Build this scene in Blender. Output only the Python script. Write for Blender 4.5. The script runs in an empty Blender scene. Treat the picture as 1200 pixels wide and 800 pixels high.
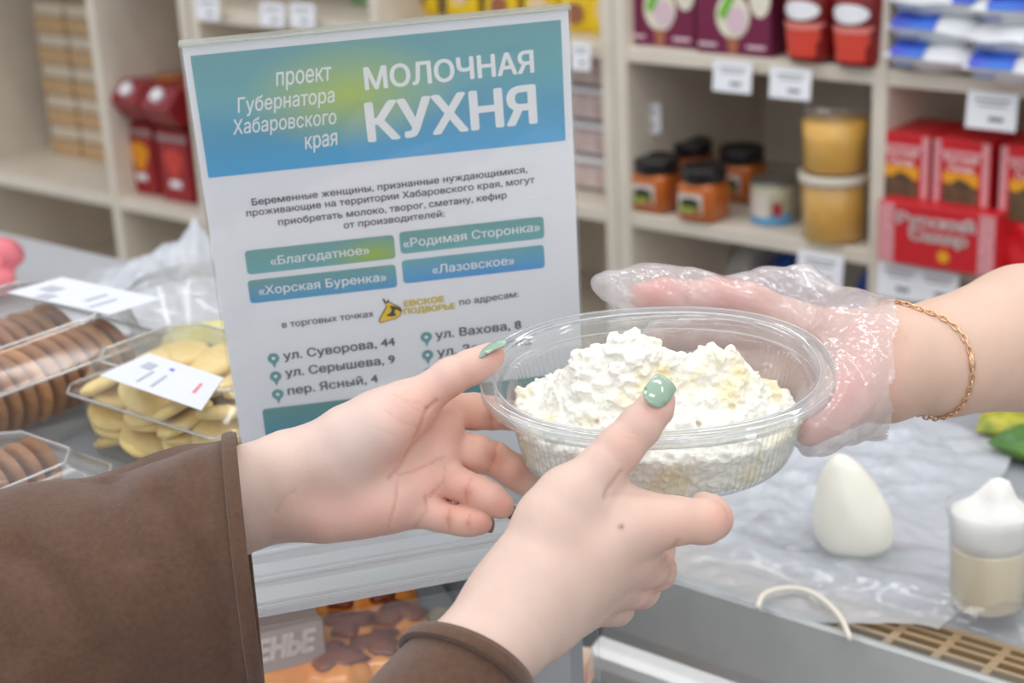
import bpy, bmesh, math, random, mathutils, mathutils.geometry
import numpy as np
from mathutils import Vector, Matrix, noise
random.seed(7); np.random.seed(7)
SC = bpy.context.scene; COL = SC.collection
H = 1.55                                    # camera height above the floor
# ------------------------------------------------------------------ camera
FPX = 2000.0
th = math.radians(19.5); ro = math.radians(2.9)
CF = np.array([0, math.cos(th), -math.sin(th)]); _r = np.array([1.0, 0, 0]); _u = np.cross(_r, CF)
CR = _r*math.cos(ro) - _u*math.sin(ro); CU = _u*math.cos(ro) + _r*math.sin(ro)
CO = np.array([0, 0, H])
cd = bpy.data.cameras.new('camera'); cam = bpy.data.objects.new('camera', cd); COL.objects.link(cam)
cd.sensor_width = 36; cd.lens = 60; cd.clip_start = .02
cam.matrix_world = Matrix(((CR[0], CU[0], -CF[0], 0), (CR[1], CU[1], -CF[1], 0), (CR[2], CU[2], -CF[2], H), (0, 0, 0, 1)))
cd.dof.use_dof = True; cd.dof.focus_distance = .84; cd.dof.aperture_fstop = 9.0
SC.camera = cam
SC.view_settings.view_transform = 'Standard'; SC.view_settings.look = 'None'
SC.view_settings.exposure = 0.0; SC.view_settings.gamma = 1; SC.view_settings.use_curve_mapping = False
SC.cycles.transparent_max_bounces = 32; SC.cycles.max_bounces = 8
# ------------------------------------------------------------------ light
wd = bpy.data.worlds.new('world'); SC.world = wd; wd.use_nodes = True
wd.node_tree.nodes['Background'].inputs[0].default_value = (.93, .96, 1, 1)
wd.node_tree.nodes['Background'].inputs[1].default_value = .92
def area(name, loc, size, power, rot=(0, 0, 0), col=(1, .98, .96)):
    l = bpy.data.lights.new(name, 'AREA'); l.shape = 'RECTANGLE'; l.size, l.size_y = size; l.energy = power; l.color = col
    o = bpy.data.objects.new(name, l); o.location = loc; o.rotation_euler = rot; COL.objects.link(o)
for i, (x, y) in enumerate([(-1.3, -.6), (.1, -.5), (1.5, -.4), (-1.3, .9), (.15, .8), (1.6, .9), (-.6, 2.1), (.8, 1.7), (-1.2, -2.0), (.3, -1.8), (-.5, -3.2), (1.3, -3.0)]):  # the last few, far behind the camera, are added to brighten upright faces
    area('ceiling_and_fill_lamp', (x, y, 2.95), (1.2, .16), 6.0, (0, 0, math.radians(-40)))

# ------------------------------------------------------------------ helpers
def P(px, py, Z):                            # a point of the place from where the photo shows it and how far it lies
    return CO + Z*(CF + CR*(px-600)/FPX - CU*(py-400)/FPX)
def onz(px, py, z):                          # ... on the level z (relative to the camera's height)
    d = CF + CR*(px-600)/FPX - CU*(py-400)/FPX
    return CO + d*(z/d[2])
def project(V):
    q = V - CO; z = q@CF
    return 600+FPX*(q@CR)/z, 400-FPX*(q@CU)/z
def lin(c):
    f = lambda v: v/12.92 if v <= .04045 else ((v+.055)/1.055)**2.4
    return (f(c[0]/255), f(c[1]/255), f(c[2]/255), 1)
MATS = {}
def mat(name, rgb, rough=.5, metal=0, var=0, vscale=20, bump=0, bscale=80, sss=0, rgb2=None, spec=.5, coat=0):
    if name in MATS: return MATS[name]
    m = bpy.data.materials.new(name); m.use_nodes = True; nt = m.node_tree; N = nt.nodes; b = N['Principled BSDF']
    c = lin(rgb); b.inputs['Base Color'].default_value = c
    b.inputs['Roughness'].default_value = rough; b.inputs['Metallic'].default_value = metal
    b.inputs['Specular IOR Level'].default_value = spec; b.inputs['Coat Weight'].default_value = coat
    if sss:
        b.inputs['Subsurface Weight'].default_value = sss; b.inputs['Subsurface Radius'].default_value = (.006, .0025, .0015); b.inputs['Subsurface Scale'].default_value = 1
    if var or rgb2 or bump:
        tc = N.new('ShaderNodeTexCoord')
    if var or rgb2:
        n = N.new('ShaderNodeTexNoise'); n.inputs['Scale'].default_value = vscale; n.inputs['Detail'].default_value = 4
        nt.links.new(tc.outputs['Object'], n.inputs['Vector'])
        r = N.new('ShaderNodeValToRGB'); r.color_ramp.elements[0].position = .3; r.color_ramp.elements[1].position = .7
        c2 = lin(rgb2) if rgb2 else tuple(min(1, v*(1+var)) for v in c[:3])+(1,)
        c1 = c if rgb2 else tuple(v*(1-var) for v in c[:3])+(1,)
        r.color_ramp.elements[0].color = c1; r.color_ramp.elements[1].color = c2
        nt.links.new(n.outputs['Fac'], r.inputs[0]); nt.links.new(r.outputs[0], b.inputs['Base Color'])
    if bump:
        n2 = N.new('ShaderNodeTexNoise'); n2.inputs['Scale'].default_value = bscale; n2.inputs['Detail'].default_value = 3
        nt.links.new(tc.outputs['Object'], n2.inputs['Vector'])
        bp = N.new('ShaderNodeBump'); bp.inputs['Strength'].default_value = bump; bp.inputs['Distance'].default_value = .002
        nt.links.new(n2.outputs['Fac'], bp.inputs['Height']); nt.links.new(bp.outputs[0], b.inputs['Normal'])
    MATS[name] = m; return m
def clear(name, tint=(1, 1, 1), gloss=.55, base=.04, rough=.05, haze=.05, hazecol=(235, 240, 245), bump=0, bscale=60, power=3.0):
    """thin clear plastic or glass: lets light straight through, mirrors at grazing angles, a little milky"""
    if name in MATS: return MATS[name]
    m = bpy.data.materials.new(name); m.use_nodes = True; nt = m.node_tree; N = nt.nodes; N.remove(N['Principled BSDF'])
    out = N['Material Output']
    tr = N.new('ShaderNodeBsdfTransparent'); tr.inputs[0].default_value = (*tint, 1)
    gl = N.new('ShaderNodeBsdfGlossy'); gl.inputs['Roughness'].default_value = rough
    df = N.new('ShaderNodeBsdfDiffuse'); df.inputs[0].default_value = lin(hazecol)
    tl = N.new('ShaderNodeBsdfTranslucent'); tl.inputs[0].default_value = lin(hazecol)
    lw = N.new('ShaderNodeLayerWeight'); lw.inputs[0].default_value = .5
    pw = N.new('ShaderNodeMath'); pw.operation = 'POWER'; pw.inputs[1].default_value = power
    ml = N.new('ShaderNodeMath'); ml.operation = 'MULTIPLY_ADD'; ml.inputs[1].default_value = gloss; ml.inputs[2].default_value = base
    ml.use_clamp = True
    nt.links.new(lw.outputs['Facing'], pw.inputs[0]); nt.links.new(pw.outputs[0], ml.inputs[0])
    hz = N.new('ShaderNodeMixShader'); hz.inputs[0].default_value = .5
    nt.links.new(df.outputs[0], hz.inputs[1]); nt.links.new(tl.outputs[0], hz.inputs[2])
    m1 = N.new('ShaderNodeMixShader'); m1.inputs[0].default_value = haze
    nt.links.new(tr.outputs[0], m1.inputs[1]); nt.links.new(hz.outputs[0], m1.inputs[2])
    m2 = N.new('ShaderNodeMixShader'); nt.links.new(ml.outputs[0], m2.inputs[0])
    nt.links.new(m1.outputs[0], m2.inputs[1]); nt.links.new(gl.outputs[0], m2.inputs[2]); nt.links.new(m2.outputs[0], out.inputs[0])
    if bump:
        tc = N.new('ShaderNodeTexCoord'); n2 = N.new('ShaderNodeTexNoise'); n2.inputs['Scale'].default_value = bscale; n2.inputs['Detail'].default_value = 3
        nt.links.new(tc.outputs['Object'], n2.inputs['Vector']); bp = N.new('ShaderNodeBump'); bp.inputs['Strength'].default_value = bump; bp.inputs['Distance'].default_value = .004
        nt.links.new(n2.outputs['Fac'], bp.inputs['Height'])
        nt.links.new(bp.outputs[0], gl.inputs['Normal']); nt.links.new(bp.outputs[0], df.inputs['Normal']); nt.links.new(bp.outputs[0], lw.inputs['Normal'])
    MATS[name] = m; return m

class MB:
    def __init__(s): s.v = []; s.f = []; s.smooth = []
    def add(s, verts, faces, sm=False):
        o = len(s.v); s.v += [tuple(v) for v in verts]; s.f += [tuple(i+o for i in f) for f in faces]; s.smooth += [sm]*len(faces); return s
    def box(s, c, size, rot=None, bevel=0, seg=2):
        bm = bmesh.new(); bmesh.ops.create_cube(bm, size=1)
        for v in bm.verts: v.co = Vector((v.co.x*size[0], v.co.y*size[1], v.co.z*size[2]))
        if bevel: bmesh.ops.bevel(bm, geom=bm.edges[:], offset=bevel, segments=seg, profile=.5, affect='EDGES')
        M = (rot.to_3x3() if rot else Matrix.Identity(3)); bm.verts.ensure_lookup_table(); bm.verts.index_update()
        s.add([M@v.co+Vector(c) for v in bm.verts], [[v.index for v in f.verts] for f in bm.faces]); bm.free(); return s
    def lathe(s, prof, n=32, c=(0, 0, 0), cap=True, sx=1, sy=1, sm=True, mod=None):
        vs = []
        for (r, z) in prof:
            for k in range(n):
                a = 2*math.pi*k/n; q = r*(mod(a, z) if mod else 1)
                vs.append((c[0]+q*math.cos(a)*sx, c[1]+q*math.sin(a)*sy, c[2]+z))
        fs = []
        for i in range(len(prof)-1):
            for k in range(n):
                k2 = (k+1) % n; fs.append((i*n+k, i*n+k2, (i+1)*n+k2, (i+1)*n+k))
        if cap:
            fs.append(tuple(range(n))[::-1]); fs.append(tuple((len(prof)-1)*n+k for k in range(n)))
        return s.add(vs, fs, sm)
    def tube(s, pts, rad, n=10, cap=True):
        pts = [Vector(p) for p in pts]; rad = rad if hasattr(rad, '__len__') else [rad]*len(pts)
        vs = []; up = Vector((0, 0, 1)); prev = None
        for i, p in enumerate(pts):
            t = (pts[min(i+1, len(pts)-1)]-pts[max(i-1, 0)]).normalized()
            if prev is None:
                a = t.cross(up);  a = a if a.length > .1 else t.cross(Vector((1, 0, 0)))
            else: a = prev - t*prev.dot(t)
            a.normalize(); prev = a; b = t.cross(a)
            for k in range(n):
                w = 2*math.pi*k/n; vs.append(p+(a*math.cos(w)+b*math.sin(w))*rad[i])
        fs = [(i*n+k, i*n+(k+1) % n, (i+1)*n+(k+1) % n, (i+1)*n+k) for i in range(len(pts)-1) for k in range(n)]
        if cap: fs += [tuple(range(n))[::-1], tuple((len(pts)-1)*n+k for k in range(n))]
        return s.add(vs, fs, True)
    def prism(s, pts, y0, y1, plane='xz'):
        n = len(pts); mk_ = (lambda p, y: (p[0], y, p[1])) if plane == 'xz' else ((lambda p, y: (p[0], p[1], y)) if plane == 'xy' else (lambda p, y: (y, p[0], p[1])))
        vs = [mk_(p, y0) for p in pts]+[mk_(p, y1) for p in pts]
        fs = [tuple(range(n))[::-1], tuple(range(n, 2*n))]+[(k, (k+1) % n, n+(k+1) % n, n+k) for k in range(n)]
        return s.add(vs, fs)
    def grid(s, fn, nu, nv, sm=True, wrap=False):
        vs = [fn(i/(nu if wrap else nu-1), j/(nv-1)) for j in range(nv) for i in range(nu)]
        m = nu if wrap else nu-1
        return s.add(vs, [(j*nu+i, j*nu+(i+1) % nu, (j+1)*nu+(i+1) % nu, (j+1)*nu+i) for j in range(nv-1) for i in range(m)], sm)
def fixn(me):
    bm = bmesh.new(); bm.from_mesh(me); bmesh.ops.recalc_face_normals(bm, faces=bm.faces[:]); bm.to_mesh(me); bm.free()
def mk(name, mb, material, parent=None, world=False, recalc=True, solid=0):
    me = bpy.data.meshes.new(name); off = Vector((0, 0, 0))
    if world and parent is not None: off = parent.location
    me.from_pydata([Vector(v)-off for v in mb.v], [], mb.f)
    me.polygons.foreach_set('use_smooth', mb.smooth)
    if recalc: fixn(me)
    me.materials.append(material); o = bpy.data.objects.new(name, me); COL.objects.link(o)
    if parent is not None: o.parent = parent
    if solid:
        md = o.modifiers.new('solid', 'SOLIDIFY'); md.thickness = solid; md.offset = 0
    return o
def tag(o, label=None, cat=None, group=None, kind=None):
    if label: o['label'] = label
    if cat: o['category'] = cat
    if group: o['group'] = group
    if kind: o['kind'] = kind
    return o
def thing(name, label, cat, loc=(0, 0, 0), rz=0, group=None):
    o = bpy.data.objects.new(name, None); o.empty_display_size = .02; COL.objects.link(o)
    o.location = Vector(loc); o.rotation_euler = (0, 0, rz); return tag(o, label, cat, group)
def dup(root, loc, rz=None, label=None, rot=None):
    r = root.copy(); COL.objects.link(r); r.location = Vector(loc)
    if rz is not None: r.rotation_euler = (0, 0, rz)
    if rot is not None: r.rotation_euler = rot
    if label: r['label'] = label
    for ch in list(root.children):
        c = ch.copy(); COL.objects.link(c); c.parent = r
        for g in list(ch.children):
            d = g.copy(); COL.objects.link(d); d.parent = c
    return r
def struct(name, mb, m): return tag(mk(name, mb, m), kind='structure')
def Rz(a): return Matrix.Rotation(a, 3, 'Z')
def text_mesh(txt, w, h, bold=.0, shear=0, wscale=True):
    """lettering as flat faces: fills width w, cap height h; lower left at the origin, in x/z"""
    c = bpy.data.curves.new('lettering', 'FONT'); c.body = txt; c.size = 1; c.shear = shear; c.resolution_u = 3; c.fill_mode = 'NONE'
    o = bpy.data.objects.new('lettering', c); COL.objects.link(o); bpy.context.view_layer.update()
    me = bpy.data.meshes.new_from_object(o.evaluated_get(bpy.context.evaluated_depsgraph_get()))
    bpy.data.objects.remove(o); bpy.data.curves.remove(c)
    v = [x.co.copy() for x in me.vertices]; adj = {}
    for e in me.edges: a, b_ = e.vertices; adj.setdefault(a, []).append(b_); adj.setdefault(b_, []).append(a)
    seen = set(); loops = []
    for st in sorted(adj):                       # outlines of the letters
        if st in seen: continue
        lp = [st]; seen.add(st); cur = st
        nxt = st+1 if st+1 in adj[st] else adj[st][0]
        while nxt not in seen:
            lp.append(nxt); seen.add(nxt); cand = [q for q in adj[nxt] if q not in seen]
            if not cand: break
            nxt = cand[0]
        if len(lp) > 2: loops.append(lp)
    bpy.data.meshes.remove(me)
    pv = []; pe = []; segs = []
    for lp in loops:
        n0 = len(pv); q = [(v[i].x, v[i].y) for i in lp]; pv += [Vector(p) for p in q]; pe += [(n0+i, n0+(i+1) % len(q)) for i in range(len(q))]
        segs += [(*q[i], *q[(i+1) % len(q)]) for i in range(len(q))]
    rv, _, rf, *_ = mathutils.geometry.delaunay_2d_cdt(pv, pe, [], 0, 1e-6)
    rv = np.array([p[:] for p in rv]); rf = np.array([f for f in rf if len(f) == 3]); cen = rv[rf].mean(1); sg = np.array(segs)
    up = (sg[:, 1][None] <= cen[:, 1:2]) & (sg[:, 3][None] > cen[:, 1:2]); dn = (sg[:, 1][None] > cen[:, 1:2]) & (sg[:, 3][None] <= cen[:, 1:2])
    side = (sg[:, 2]-sg[:, 0])[None]*(cen[:, 1:2]-sg[:, 1][None])-(cen[:, 0:1]-sg[:, 0][None])*(sg[:, 3]-sg[:, 1])[None]
    wn = (up & (side > 0)).sum(1)-(dn & (side < 0)).sum(1); rf = rf[wn != 0]
    x0, x1 = rv[:, 0].min(), rv[:, 0].max(); sx = w/(x1-x0); sz = h/.73; mb = MB(); k = 0
    for dx, dz in ([(0, 0), (-1, 0), (1, 0), (0, -1), (0, 1), (-.7, -.7), (.7, .7), (-.7, .7), (.7, -.7)] if bold else [(0, 0)]):
        mb.add([((q[0]-x0+dx*bold)*sx, k*3e-6, (q[1]+dz*bold*.7)*sz) for q in rv], [tuple(t) for t in rf]); k += 1
    return mb

# ------------------------------------------------------------------ implicit surfaces for hands
def smin(a, b, k):
    h = np.maximum(k-np.abs(a-b), 0)/k; return np.minimum(a, b)-h*h*k*.25
def cap(p, a, b, ra, rb):
    ab = b-a; t = np.clip(((p-a)@ab)/(ab@ab), 0, 1); q = p-a-t[:, None]*ab
    return np.sqrt((q*q).sum(1))-(ra+(rb-ra)*t)
def chain(p, nodes, k=.003):
    d = None
    for (a, ra), (b, rb) in zip(nodes[:-1], nodes[1:]):
        c = cap(p, a, b, ra, rb); d = c if d is None else smin(d, c, k)
    return d
def ell(p, c, ax, r):                        # ellipsoid; ax: 3 unit axes as rows
    q = (p-c)@ax.T/np.array(r); n = np.sqrt((q*q).sum(1)); return (n-1)*min(r)
def surface_nets(fn, lo, hi, h):
    n = np.ceil((hi-lo)/h).astype(int)+1
    xs = [lo[i]+h*np.arange(n[i]) for i in range(3)]
    D = np.empty(n, np.float64)
    for i in range(n[0]):
        Y, Zz = np.meshgrid(xs[1], xs[2], indexing='ij')
        D[i] = fn(np.stack([np.full(Y.size, xs[0][i]), Y.ravel(), Zz.ravel()], 1)).reshape(Y.shape)
    S = D < 0
    c = np.zeros(np.array(S.shape)-1, int)
    for dx in (0, 1):
        for dy in (0, 1):
            for dz in (0, 1): c += S[dx:n[0]-1+dx, dy:n[1]-1+dy, dz:n[2]-1+dz]
    act = (c > 0) & (c < 8); idx = -np.ones(act.shape, int); ids = np.argwhere(act); idx[act] = np.arange(len(ids))
    pos = np.zeros((len(ids), 3)); cnt = np.zeros(len(ids))
    corners = [(a, b, d) for a in (0, 1) for b in (0, 1) for d in (0, 1)]
    for a in corners:
        for ax in range(3):
            if a[ax]: continue
            b = list(a); b[ax] = 1
            da = D[ids[:, 0]+a[0], ids[:, 1]+a[1], ids[:, 2]+a[2]]; db = D[ids[:, 0]+b[0], ids[:, 1]+b[1], ids[:, 2]+b[2]]
            cr = (da < 0) != (db < 0); t = np.where(cr, da/np.where(cr, da-db, 1), 0)
            pt = ids+np.array(a)+0.0; pt[:, ax] += t; pos[cr] += pt[cr]; cnt[cr] += 1
    pos = lo+h*pos/cnt[:, None]
    F = []
    for ax in range(3):
        o = [(1, 2), (2, 0), (0, 1)][ax]
        a = [slice(None)]*3; b = [slice(None)]*3; a[ax] = slice(0, n[ax]-1); b[ax] = slice(1, n[ax])
        s0 = S[tuple(a)]; s1 = S[tuple(b)]; e = np.argwhere(s0 != s1)
        ok = (e[:, o[0]] > 0) & (e[:, o[1]] > 0) & (e[:, o[0]] < n[o[0]]-1) & (e[:, o[1]] < n[o[1]]-1); e = e[ok]
        flip = s0[e[:, 0], e[:, 1], e[:, 2]]
        q = []
        for du, dv in ((-1, -1), (0, -1), (0, 0), (-1, 0)):
            g = e.copy(); g[:, o[0]] += du; g[:, o[1]] += dv; q.append(idx[g[:, 0], g[:, 1], g[:, 2]])
        q = np.stack(q, 1); q[~flip] = q[~flip][:, ::-1]; F.append(q)
    return pos, np.concatenate(F)
def refine(fn, V, it=2, e=4e-4):
    for _ in range(it):
        d = fn(V); g = np.stack([(fn(V+np.eye(3)[i]*e)-fn(V-np.eye(3)[i]*e))/(2*e) for i in range(3)], 1)
        g2 = (g*g).sum(1); V = V-g*(np.clip(d, -.002, .002)/np.maximum(g2, .2))[:, None]
    return V, g/np.sqrt(np.maximum((g*g).sum(1), 1e-9))[:, None]
def poly_dist(x, y, pts):
    d = np.full(len(x), 1e9)
    for (ax, ay), (bx, by) in zip(pts[:-1], pts[1:]):
        dx, dy = bx-ax, by-ay; t = np.clip(((x-ax)*dx+(y-ay)*dy)/(dx*dx+dy*dy), 0, 1)
        d = np.minimum(d, np.hypot(x-ax-t*dx, y-ay-t*dy))
    return d
def blob_points(nodes): return np.array([a for a, r in nodes])
def N_(px, py, Z, mm): return (P(px, py, Z), mm/1000.)

# ------------------------------------------------------------------ common materials
WOOD = mat('pale_ash_laminate', (222, 212, 197), .55, var=.06, vscale=9)
STEEL = mat('brushed_steel', (186, 187, 186), .34, .55, var=.05, vscale=30)
WHITE = mat('white_paper', (240, 241, 246), .6)
GREYP = mat('grey_print', (120, 122, 130), .7)
GLASS = clear('clear_glass', (.97, .985, .98), .4, .05, .03, .05, power=4)
PLAST = clear('clear_plastic', (.992, .994, .995), .30, .035, .11, .025, (250, 250, 252), power=4)
CRINK = clear('crinkled_clear_plastic', (.96, .965, .975), .5, .05, .14, .10, bump=.35, bscale=45)

# ------------------------------------------------------------------ the setting
YAW = math.radians(50)
SD = np.array([-math.sin(YAW), math.cos(YAW), 0]); SN = np.array([math.cos(YAW), math.sin(YAW), 0])
SP0 = np.array([0.166, 2.535, 0]); RZ = YAW-math.pi/2
def S(s, dep, z): return Vector(SP0+SD*s+SN*dep+np.array([0, 0, z+H]))
struct('floor', MB().box((-1, 1, -.02), (16, 16, .04)), mat('floor_tile', (170, 168, 165), .35, var=.05, vscale=3))
b = MB(); c = S(1.5, .62, 0); b.box((c.x, c.y, 1.5), (14, .1, 3.0), Matrix.Rotation(RZ, 3, 'Z')); struct('wall_back', b, mat('wall_paint', (214, 212, 206), .7))

# ------------------------------------------------------------------ shelf units (frame: x right, y away, z up)
def shelf_unit(label, s0, s1, shelves, dividers=(), depth=.39, t=.022, name='shelf_unit'):
    """s0 > s1: left and right ends along the wall"""
    w = s0-s1; o = thing(name, label, 'shelves', S(s0, 0, -H), RZ); hgt = 2.05
    for x in (t/2, w-t/2): mk('side_panel', MB().box((x, depth/2, hgt/2), (t, depth, hgt), bevel=.0012, seg=1), WOOD, o)
    for s in dividers: mk('divider', MB().box((s0-s, depth/2, hgt/2), (t, depth-.001, hgt-.002), bevel=.0012, seg=1), WOOD, o)
    for z in shelves: mk('shelf', MB().box((w/2, depth/2+.001, z+H-t/2), (w-2*t, depth-.004, t), bevel=.0012, seg=1), WOOD, o)
    mk('back_panel', MB().box((w/2, depth+.004, hgt/2), (w, .008, hgt)), WOOD, o)
    mk('plinth', MB().box((w/2, .03, .04), (w-2*t, .02, .08)), WOOD, o)
    return o
Z1, Z2, ZL = -.440, -.693, -.832
shelf_unit('pale wooden shelf unit holding jars, honey tubs and red sugar boxes', -.008, -.92, (Z1, Z2, -.95, -1.2, -.18, .1), (-.444,))
shelf_unit('pale wooden shelf unit standing behind the sign', .945, -.006, (Z1, Z2, -.95, -1.2, -.18, .1), (.48,))
shelf_unit('pale wooden shelf unit with egg cartons and juice at the left', 1.80, .953, (ZL, -1.1, -.3, .1), (1.237,))
shelf_unit('pale wooden shelf unit cut off by the left edge of the photo', 2.5, 1.808, (ZL, -1.1, -.3, .1))

def price_tag(px, py, wpx, hpx, s_plane_dep, label, tilt=.1):
    d = CF + CR*(px-600)/FPX - CU*(py-400)/FPX
    q0 = np.array([SP0[0], SP0[1], H]) + SN*s_plane_dep
    t = ((q0-CO)@SN)/(d@SN); p = CO+d*t; k = t/FPX
    w, h = wpx*k/.80, hpx*k
    o = thing('price_tag', label, 'price tag', p, RZ, 'white price tags on the shelf edges')
    o.rotation_euler = (-tilt, 0, RZ)
    mk('card', MB().box((0, 0, -h/2), (w, .0012, h)), WHITE, o)
    b = MB(); b.box((.1*w, -.0009, -h*.72), (w*.3, .0005, h*.12)); b.box((0, -.0009, -h*.22), (w*.7, .0005, h*.05)); b.box((0, -.0009, -h*.36), (w*.55, .0005, h*.04))
    mk('print', b, GREYP, o); return o

price_tag(859, 72, 42, 36, -.014, 'white price tag under the burgundy boxes')
price_tag(927, 80, 44, 36, -.014, 'white price tag under the red pouches with white ovals')
price_tag(1164, 108, 50, 44, -.014, 'white price tag under the blue and white packets')
_t = price_tag(749, 120, 24, 36, .06, 'small white tag inside the bay above the black-lidded jars'); _t.rotation_euler = (0, 0, RZ+math.radians(32)); _t.location += Vector((.012, -.01, 0))
price_tag(962, 296, 48, 42, -.014, 'white price tag under the honey tubs')
price_tag(1055, 309, 44, 42, -.014, 'white price tag below the red sugar carton, left one of two')
price_tag(1100, 317, 42, 40, -.014, 'white price tag below the red sugar carton, right one of two')
price_tag(681, 50, 22, 32, -.014, 'white price tag right beside the upper right corner of the sign')
price_tag(319, 3, 32, 28, -.014, 'white price tag above the sign, left one of a pair')
price_tag(354, 4, 32, 28, -.014, 'white price tag above the sign, right one of a pair')
price_tag(243, -4, 32, 27, -.014, 'white price tag near the upper left corner of the sign')

# --- egg cartons (left bay)
CART = mat('kraft_card', (193, 160, 120), .8, var=.1, vscale=40); CART2 = mat('pale_pulp_lid', (206, 192, 172), .85, var=.08, vscale=60)
eg = None
for r in range(5):
    for k in range(2):
        p = S(1.690-k*.112-.05, .19, ZL+.0015+r*.068); lab = 'tan egg carton with pale lid, %s of the %s stack' % (['bottom one', 'second from bottom', 'middle one', 'second from top', 'topmost'][r], ['left', 'right'][k])
        if eg is None:
            eg = thing('egg_carton', lab, 'egg carton', p, RZ, 'egg cartons stacked on the left shelf')
            b = MB(); b.prism([(-.054, .034), (-.049, .0), (.049, .0), (.054, .034)], -.0, .11); mk('tray', b, CART, eg)
            b = MB().box((0, .055, .050), (.105, .112, .031), bevel=.009); 
            mk('lid', b, CART2, eg)
        else: dup(eg, p, None, lab)
# --- juice cartons
JR = mat('juice_carton_red', (150, 22, 28), .35); JY = mat('juice_orange_print', (232, 150, 20), .4); JR2 = mat('juice_tomato_print', (205, 60, 45), .4); CAPW = mat('white_cap', (240, 240, 244), .35); GREYB = mat('carton_grey_band', (150, 130, 130), .4)
def juice(label, loc, rot, pr, side=-1):
    o = thing('juice_carton', label, 'juice carton', loc, 0, 'red juice cartons'); o.rotation_euler = rot
    w, d, h = .088, .075, .2
    if side < 0:                                 # flat-topped brick carton
        h = .142; b = MB(); b.box((0, 0, h/2), (w, d, h), bevel=.002); mk('carton', b, JR, o)
    else:
        b = MB(); b.box((0, 0, h*.425), (w, d, h*.85), bevel=.002); mk('carton', b, JR, o)
        b = MB(); b.prism([(-d/2, h*.85), (d/2, h*.85), (d/2*.92, h*.87), (.004, h), (-.004, h), (-d/2*.92, h*.87)], -w/2, w/2, 'yz'); mk('gable_top', b, mat('juice_top', (140, 30, 40), .35), o)
        b = MB().lathe([(.0, .0), (.0135, 0), (.0145, .002), (.0145, .012), (.013, .014), (0, .014)], 20, cap=False)
        M = Matrix.Translation((0, .019, h*.925))@Matrix.Rotation(math.radians(-45), 4, 'X'); b.v = [tuple(M@Vector(v)) for v in b.v]; tag(mk('cap', b, CAPW, o), 'white screw cap')
        mk('printed_stripe', MB().box((.01, d/2+.0003, .09), (.05, .0006, .06)), JY, o)
    # printed fruit and emblem
    b = MB(); vs = [(.026*math.cos(a)*(1+.2*math.sin(3*a)), -d/2-.0006, .078+.03*math.sin(a)) for a in np.linspace(0, 2*math.pi, 24, endpoint=False)]
    b.add(vs, [tuple(range(24))]); mk('printed_fruit', b, pr, o)
    b = MB().box((0, -d/2-.0004, .126), (w*.98, .0006, .012)); mk('band', b, GREYB, o)
    b = MB(); b.box((0, -d/2-.0006, .035), (.032, .0006, .014), bevel=.0002); mk('emblem', b, CAPW, o)
p = onz(168, 228, ZL); p2 = onz(205, 238, ZL)
u = Vector(SD); n_ = Vector(SN); vh = Vector((.06, .998, 0))
juice('red juice carton with yellow fruit print standing on the left shelf', Vector(p)+n_*.04+Vector((0, 0, .0015)), (0, 0, RZ), JY)
juice('red juice carton with tomato print standing beside the yellow fruit one', Vector(p2)+n_*.045+Vector((0, 0, .0015)), (0, 0, RZ+.02), JR2)
cL = Vector(p)+n_*.12+u*.01
juice('red juice carton lying on top of the standing ones, its white cap facing left', Vector(p)+n_*.165-u*.026+Vector((0, 0, .1435+.0385)), (math.radians(86), 0, RZ-.05), JY, 1)
juice('red juice carton lying on the standing ones, cap facing out at the right', Vector(p2)+n_*.165-u*.022+Vector((0, 0, .1435+.0385)), (math.radians(86), 0, RZ-.05), JY, 1)

# --- yellow packets above / behind the sign
YEL = mat('yellow_packet', (236, 200, 20), .3, bump=.2, bscale=30)
def packet(name, label, cat, loc, size, m, rz, prints=(), group=None, lean=-.12):
    o = thing(name, label, cat, loc, rz, group); o.rotation_euler = (lean, 0, rz)
    w, d, h = size; b = MB(); nu, nv = 15, 15
    def fn(sgn):
        def f(a, c):
            x = (a-.5)*w; z = c*h; prof = (max(0, 1-abs(2*a-1)**4)**.5)*(min(1, c/.12)**.5 if c < .5 else min(1, (1-c)/.15)**.5)
            return (x*(1-.06*math.sin(c*math.pi)), sgn*(d/2*prof+.0006)+.0015*math.sin(9*a+7*c), z)
        return f
    b.grid(fn(-1), nu, nv); b.grid(fn(1), nu, nv); mk('pouch', b, m, o)
    for (nm, x, z, rx, rz_, pm) in prints:
        vs = [(x*w+rx*w*math.cos(t), -d/2-.003, z*h+rz_*h*math.sin(t)) for t in np.linspace(0, 2*math.pi, 20, endpoint=False)]
        b = MB().add(vs, [tuple(range(20))]); mk(nm, b, pm, o)
    return o
CRM = mat('cream_print', (225, 196, 150), .5); BRN = mat('brown_print', (150, 90, 60), .5); BLU = mat('pale_blue_print', (150, 165, 200), .5)
for i, (px, lab) in enumerate([(472, 'leftmost'), (520, 'second from the left'), (566, 'third from the left'), (612, 'fourth from the left'), (655, 'fifth from the left'), (691, 'rightmost one')]):
    p = Vector(onz(px, 20+(px-455)*.118, Z1))+n_*.05
    packet('yellow_snack_packet', 'bright yellow packet on the shelf behind the sign, '+lab, 'packet', p, (.074, .03, .13), YEL, RZ, [('printed_picture', .05, .3 if i % 2 else .22, .24, .13, [BRN, CRM][i % 2]), ('printed_patch', -.1, .6, .3, .14, BLU)], 'yellow packets behind the sign')
GRN = mat('green_packet', (58, 120, 70), .4, var=.3, vscale=60, rgb2=(150, 190, 140))
for px, lab in [(398, 'left'), (424, 'right')]:
    packet('green_packet', 'green patterned packet at the top edge above the sign, %s one' % lab, 'packet', Vector(onz(px, 12, Z1))+n_*.06, (.05, .03, .12), GRN, RZ, (), 'green packets')
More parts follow.
